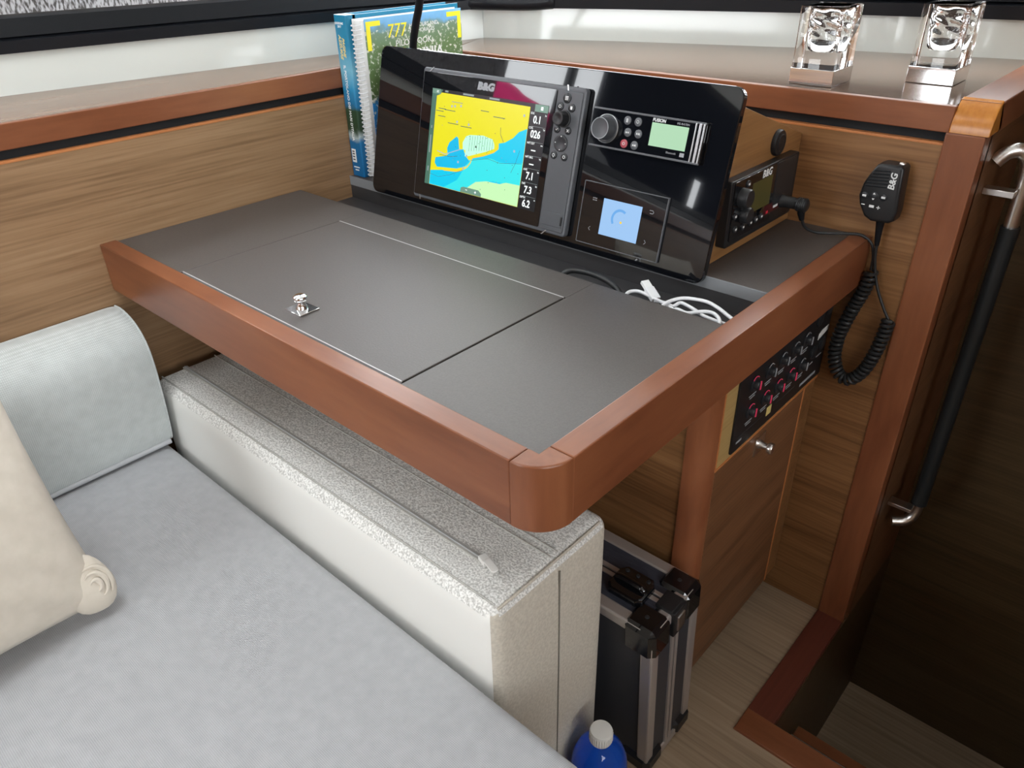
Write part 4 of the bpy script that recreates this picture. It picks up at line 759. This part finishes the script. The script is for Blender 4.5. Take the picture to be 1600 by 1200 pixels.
# the folded corner: a tucked ear of cloth with curled folds
def ear(u, v):
    a = 2 * PI * u; b2 = PI * v
    r = 1 + 0.06 * math.sin(3 * a + 6 * v)
    return (0.020 + 0.032 * r * math.sin(b2) * math.cos(a), 0.032 + 0.044 * r * math.sin(b2) * math.sin(a), 0.006 + 0.018 * math.cos(b2))
cn = MB(PF); cn.grid(ear, 24, 14); cn.build('tucked_corner', 'pillow_cloth', pw, weld=0.0003, angle=80)
for k_, (r0, a0, a1) in enumerate(((0.007, 0.5, 4.6), (0.015, 0.9, 4.4), (0.022, 1.2, 3.9))):
    q_ = []
    for i in range(16):
        a = a0 + (a1 - a0) * i / 15; uu, vv = r0 * math.cos(a) * 0.95, r0 * math.sin(a) * 1.25
        d = (uu / 0.032) ** 2 + (vv / 0.044) ** 2; q_.append((0.016 + uu, 0.030 + vv, 0.006 + 0.018 * math.sqrt(max(0.02, 1 - d)) + 0.0002))
    MB(PF).tube(q_, [0.0012 + 0.0030 * math.sin(PI * i / 15) for i in range(16)], 7).build('fold', 'pillow_cloth', pw)

# ================================================================== stored cushion under the table
stc = thing('stored_cushion', 'white cushion stood on edge under the chart table, zipper on top', 'cushion', (0.47, 0.13, FZ))
full = rounded(0.035, 0.914, 0.006, 0.250, FZ + 0.001, -0.255, 0.021, 20, puff=(0.003, 0.003, 0.003))
sets = {'front_face': [], 'top_boxing': [], 'end_boxing': [], 'rear_boxing': []}
for f in full.faces:
    c = f.calc_center_median(); nrm = f.normal
    if nrm.z > 0.45: sets['top_boxing'].append(f)
    elif nrm.x > 0.55: sets['end_boxing'].append(f)
    elif nrm.x < -0.55: sets['rear_boxing'].append(f)
    else: sets['front_face'].append(f)
for nm, mat_ in (('front_face', 'vinyl'), ('top_boxing', 'boucle'), ('end_boxing', 'felt'), ('rear_boxing', 'felt')):
    m = MB(); mp = {}
    for f in sets[nm]:
        vv = []
        for v in f.verts:
            if v not in mp: mp[v] = m.bm.verts.new(v.co)
            vv.append(mp[v])
        m.bm.faces.new(vv)
    m.build(nm, mat_, stc, calc=False, angle=80)
full.free()
zp = MB().box(0.05, 0.842, 0.0615, 0.0705, -0.2535, -0.2508).build('zip_tape', 'seam_light', stc)
MB().tube([(0.05 + 0.79 * i / 10, 0.066, -0.2505) for i in range(11)], 0.0013, 6).build('zip_teeth', 'zip_tape', stc)
pf = Frame((0.846, 0.064, -0.2480), (0.95, -0.30, 0), (0.30, 0.95, 0), (0, 0, 1))
zpl = MB(pf).box(-0.008, 0.008, -0.006, 0.006, -0.002, 0.005, b=0.001).build('zip_slider', 'cap_white', stc)
MB(pf).prism(rrect(0.004, 0.030, -0.0055, 0.0055, 0.004), 0.004, 0.0065, b=0.0008).build('pull_tab', 'cap_white', zpl)
for y, c_ in ((0.020, 'seam_light'), (0.128, 'seam_light'), (0.142, 'seam_light')): MB().tube([(0.05, y, -0.2525), (0.25, y, -0.2520), (0.55, y, -0.2520), (0.905, y, -0.2528)], 0.0012, 6).build('seam', c_, stc)
MB().tube([(0.9172, 0.132, -0.272), (0.9180, 0.132, -0.45), (0.9178, 0.132, -0.7), (0.916, 0.132, -0.82)], 0.0011, 6).build('seam', 'seam', stc)
MB().tube(smooth([(0.9075, 0.022, -0.2600), (0.9090, 0.07, -0.2590), (0.9090, 0.13, -0.2590), (0.9090, 0.19, -0.2590), (0.9075, 0.232, -0.2600)]), 0.0020, 6).build('piping', 'felt', stc)

# ================================================================== aluminium tool case
lean = math.radians(4.5)
KC = Frame((0.995, 0.2900, FZ + 0.001), (1, 0, 0), (0, math.cos(lean), math.sin(lean)), (0, -math.sin(lean), math.cos(lean)))
CW, CT, CH = 0.46, 0.140, 0.385
tcse = thing('tool_case', 'black and aluminium tool case standing beside the stored cushion', 'case', (0.77, 0.36, FZ))
MB(KC).box(-CW, -0.004, 0.004, CT / 2 - 0.001, 0.004, CH - 0.004).box(-CW, -0.004, CT / 2 + 0.001, CT - 0.004, 0.004, CH - 0.004).build('shell', 'case_panel', tcse)
MB(KC).box(-CW + 0.03, -0.028, 0.018, CT / 2 - 0.010, CH - 0.006, CH - 0.0025).build('top_panel', 'case_ribbed', tcse)
MB(KC).box(-CW + 0.03, -0.028, CT / 2 + 0.010, CT - 0.018, CH - 0.006, CH - 0.0025).build('top_panel', 'case_ribbed', tcse)
def edge(*b): MB(KC).box(*b, b=0.0035, seg=2).build('edge_strip', 'aluminium', tcse)
w = 0.022
edge(-w, 0.0, 0.0, w, 0.03, CH - 0.03); edge(-w, 0.0, CT - w, CT, 0.03, CH - 0.03)
edge(-CW, -0.02, 0.0, w, CH - w, CH); edge(-CW, -0.02, CT - w, CT, CH - w, CH)
edge(-w, 0.0, 0.02, CT / 2 - 0.002, CH - w, CH); edge(-w, 0.0, CT / 2 + 0.002, CT - 0.02, CH - w, CH)
edge(-w, 0.0, 0.02, CT - 0.02, 0.0, w); edge(-CW, -0.02, 0.0, w, 0.0, w); edge(-CW, -0.02, CT - w, CT, 0.0, w)
for s_ in (-1, 1):
    MB(KC).box(-CW, -0.02, CT / 2 + s_ * 0.006 - 0.004, CT / 2 + s_ * 0.006 + 0.004, CH - 0.006, CH - 0.0005, b=0.0008).build('joint_strip', 'aluminium', tcse)
    MB(KC).box(-0.006, -0.0005, CT / 2 + s_ * 0.006 - 0.004, CT / 2 + s_ * 0.006 + 0.004, 0.02, CH - 0.02, b=0.0008).build('joint_strip', 'aluminium', tcse)
for (y0, y1) in ((-0.0035, 0.052), (CT - 0.050, CT + 0.0035)):
    for (z0, z1) in ((CH - 0.062, CH + 0.0035), (-0.0005, 0.042)):
        c_ = MB(KC).box(-0.056, 0.0035, y0, y1, z0, z1, b=0.0095, seg=1).build('corner_guard', 'black_gloss' if z0 > 0.1 else 'black_plastic', tcse)
        if z0 > 0.1:
            for (a, b2) in ((-0.026, (y0 + y1) / 2),): MB(KC).lathe([(0.004, CH + 0.002), (0.0035, CH + 0.0045), (0.002, CH + 0.005)], c=(a, b2, 0), n=12).build('rivet', 'black_satin', c_)
hx = -0.078
hb = MB(KC).prism([(hx - 0.033, 0.040), (hx - 0.024, 0.030), (hx + 0.024, 0.030), (hx + 0.033, 0.040), (hx + 0.033, CT / 2 + 0.004), (hx + 0.024, CT / 2 + 0.016), (hx - 0.024, CT / 2 + 0.016), (hx - 0.033, CT / 2 + 0.004)], CH - 0.003, CH + 0.012, b=0.004).build('handle', 'black_gloss', tcse)
MB(KC).tube(smooth([(hx - 0.026, 0.055, CH + 0.010), (hx - 0.018, 0.055, CH + 0.017), (hx + 0.018, 0.055, CH + 0.017), (hx + 0.026, 0.055, CH + 0.010)]), 0.0060, 10).build('handle_grip', 'black_gloss', hb)
for d in (-0.02, 0.0, 0.02): MB(KC).lathe([(0.0040, CH + 0.0115), (0.003, CH + 0.0142), (0.0015, CH + 0.0145)], c=(hx + d, CT / 2 + 0.006, 0), n=12).build('rivet', 'black_satin', hb)
lt = MB(KC).box(-0.030, 0.001, CT / 2 - 0.018, CT / 2 + 0.018, CH - 0.004, CH + 0.006, b=0.002).box(-0.004, 0.006, CT / 2 - 0.018, CT / 2 + 0.018, CH - 0.050, CH + 0.004, b=0.002).build('latch', 'black_plastic', tcse)
MB(KC).box(0.003, 0.0085, CT / 2 - 0.010, CT / 2 + 0.010, CH - 0.040, CH - 0.008, b=0.001).build('latch_tongue', 'steel', lt)

# ================================================================== bottle
bo = thing('bottle', 'blue plastic bottle with white screw cap on the floor', 'bottle', (0.972, 0.172, FZ))
BF = Frame((0.972, 0.172, FZ))
MB(BF).lathe([(0.028, 0.001), (0.040, 0.004), (0.044, 0.012), (0.045, 0.06), (0.045, 0.150), (0.043, 0.170), (0.036, 0.190), (0.025, 0.204), (0.0155, 0.213), (0.0145, 0.219), (0.0145, 0.228)], n=36).build('body', 'bottle_blue', bo)
MB(BF).lathe([(0.026, 0.004), (0.038, 0.007), (0.0415, 0.014), (0.0425, 0.06), (0.0425, 0.148), (0.041, 0.165), (0.010, 0.1655)], n=36).build('liquid', 'liquid_blue', bo)
cpm = MB(BF).lathe([(0.0170, 0.215), (0.0178, 0.217), (0.0178, 0.236), (0.0168, 0.2385), (0.012, 0.2392)], n=36).build('cap', 'cap_white', bo)
for i in range(30):
    a = 2 * PI * i / 30; MB(BF).box(0.0178 * math.cos(a) - 0.0006, 0.0178 * math.cos(a) + 0.0006, 0.0178 * math.sin(a) - 0.0006, 0.0178 * math.sin(a) + 0.0006, 0.218, 0.234).build('cap_ridge', 'cap_white', cpm)
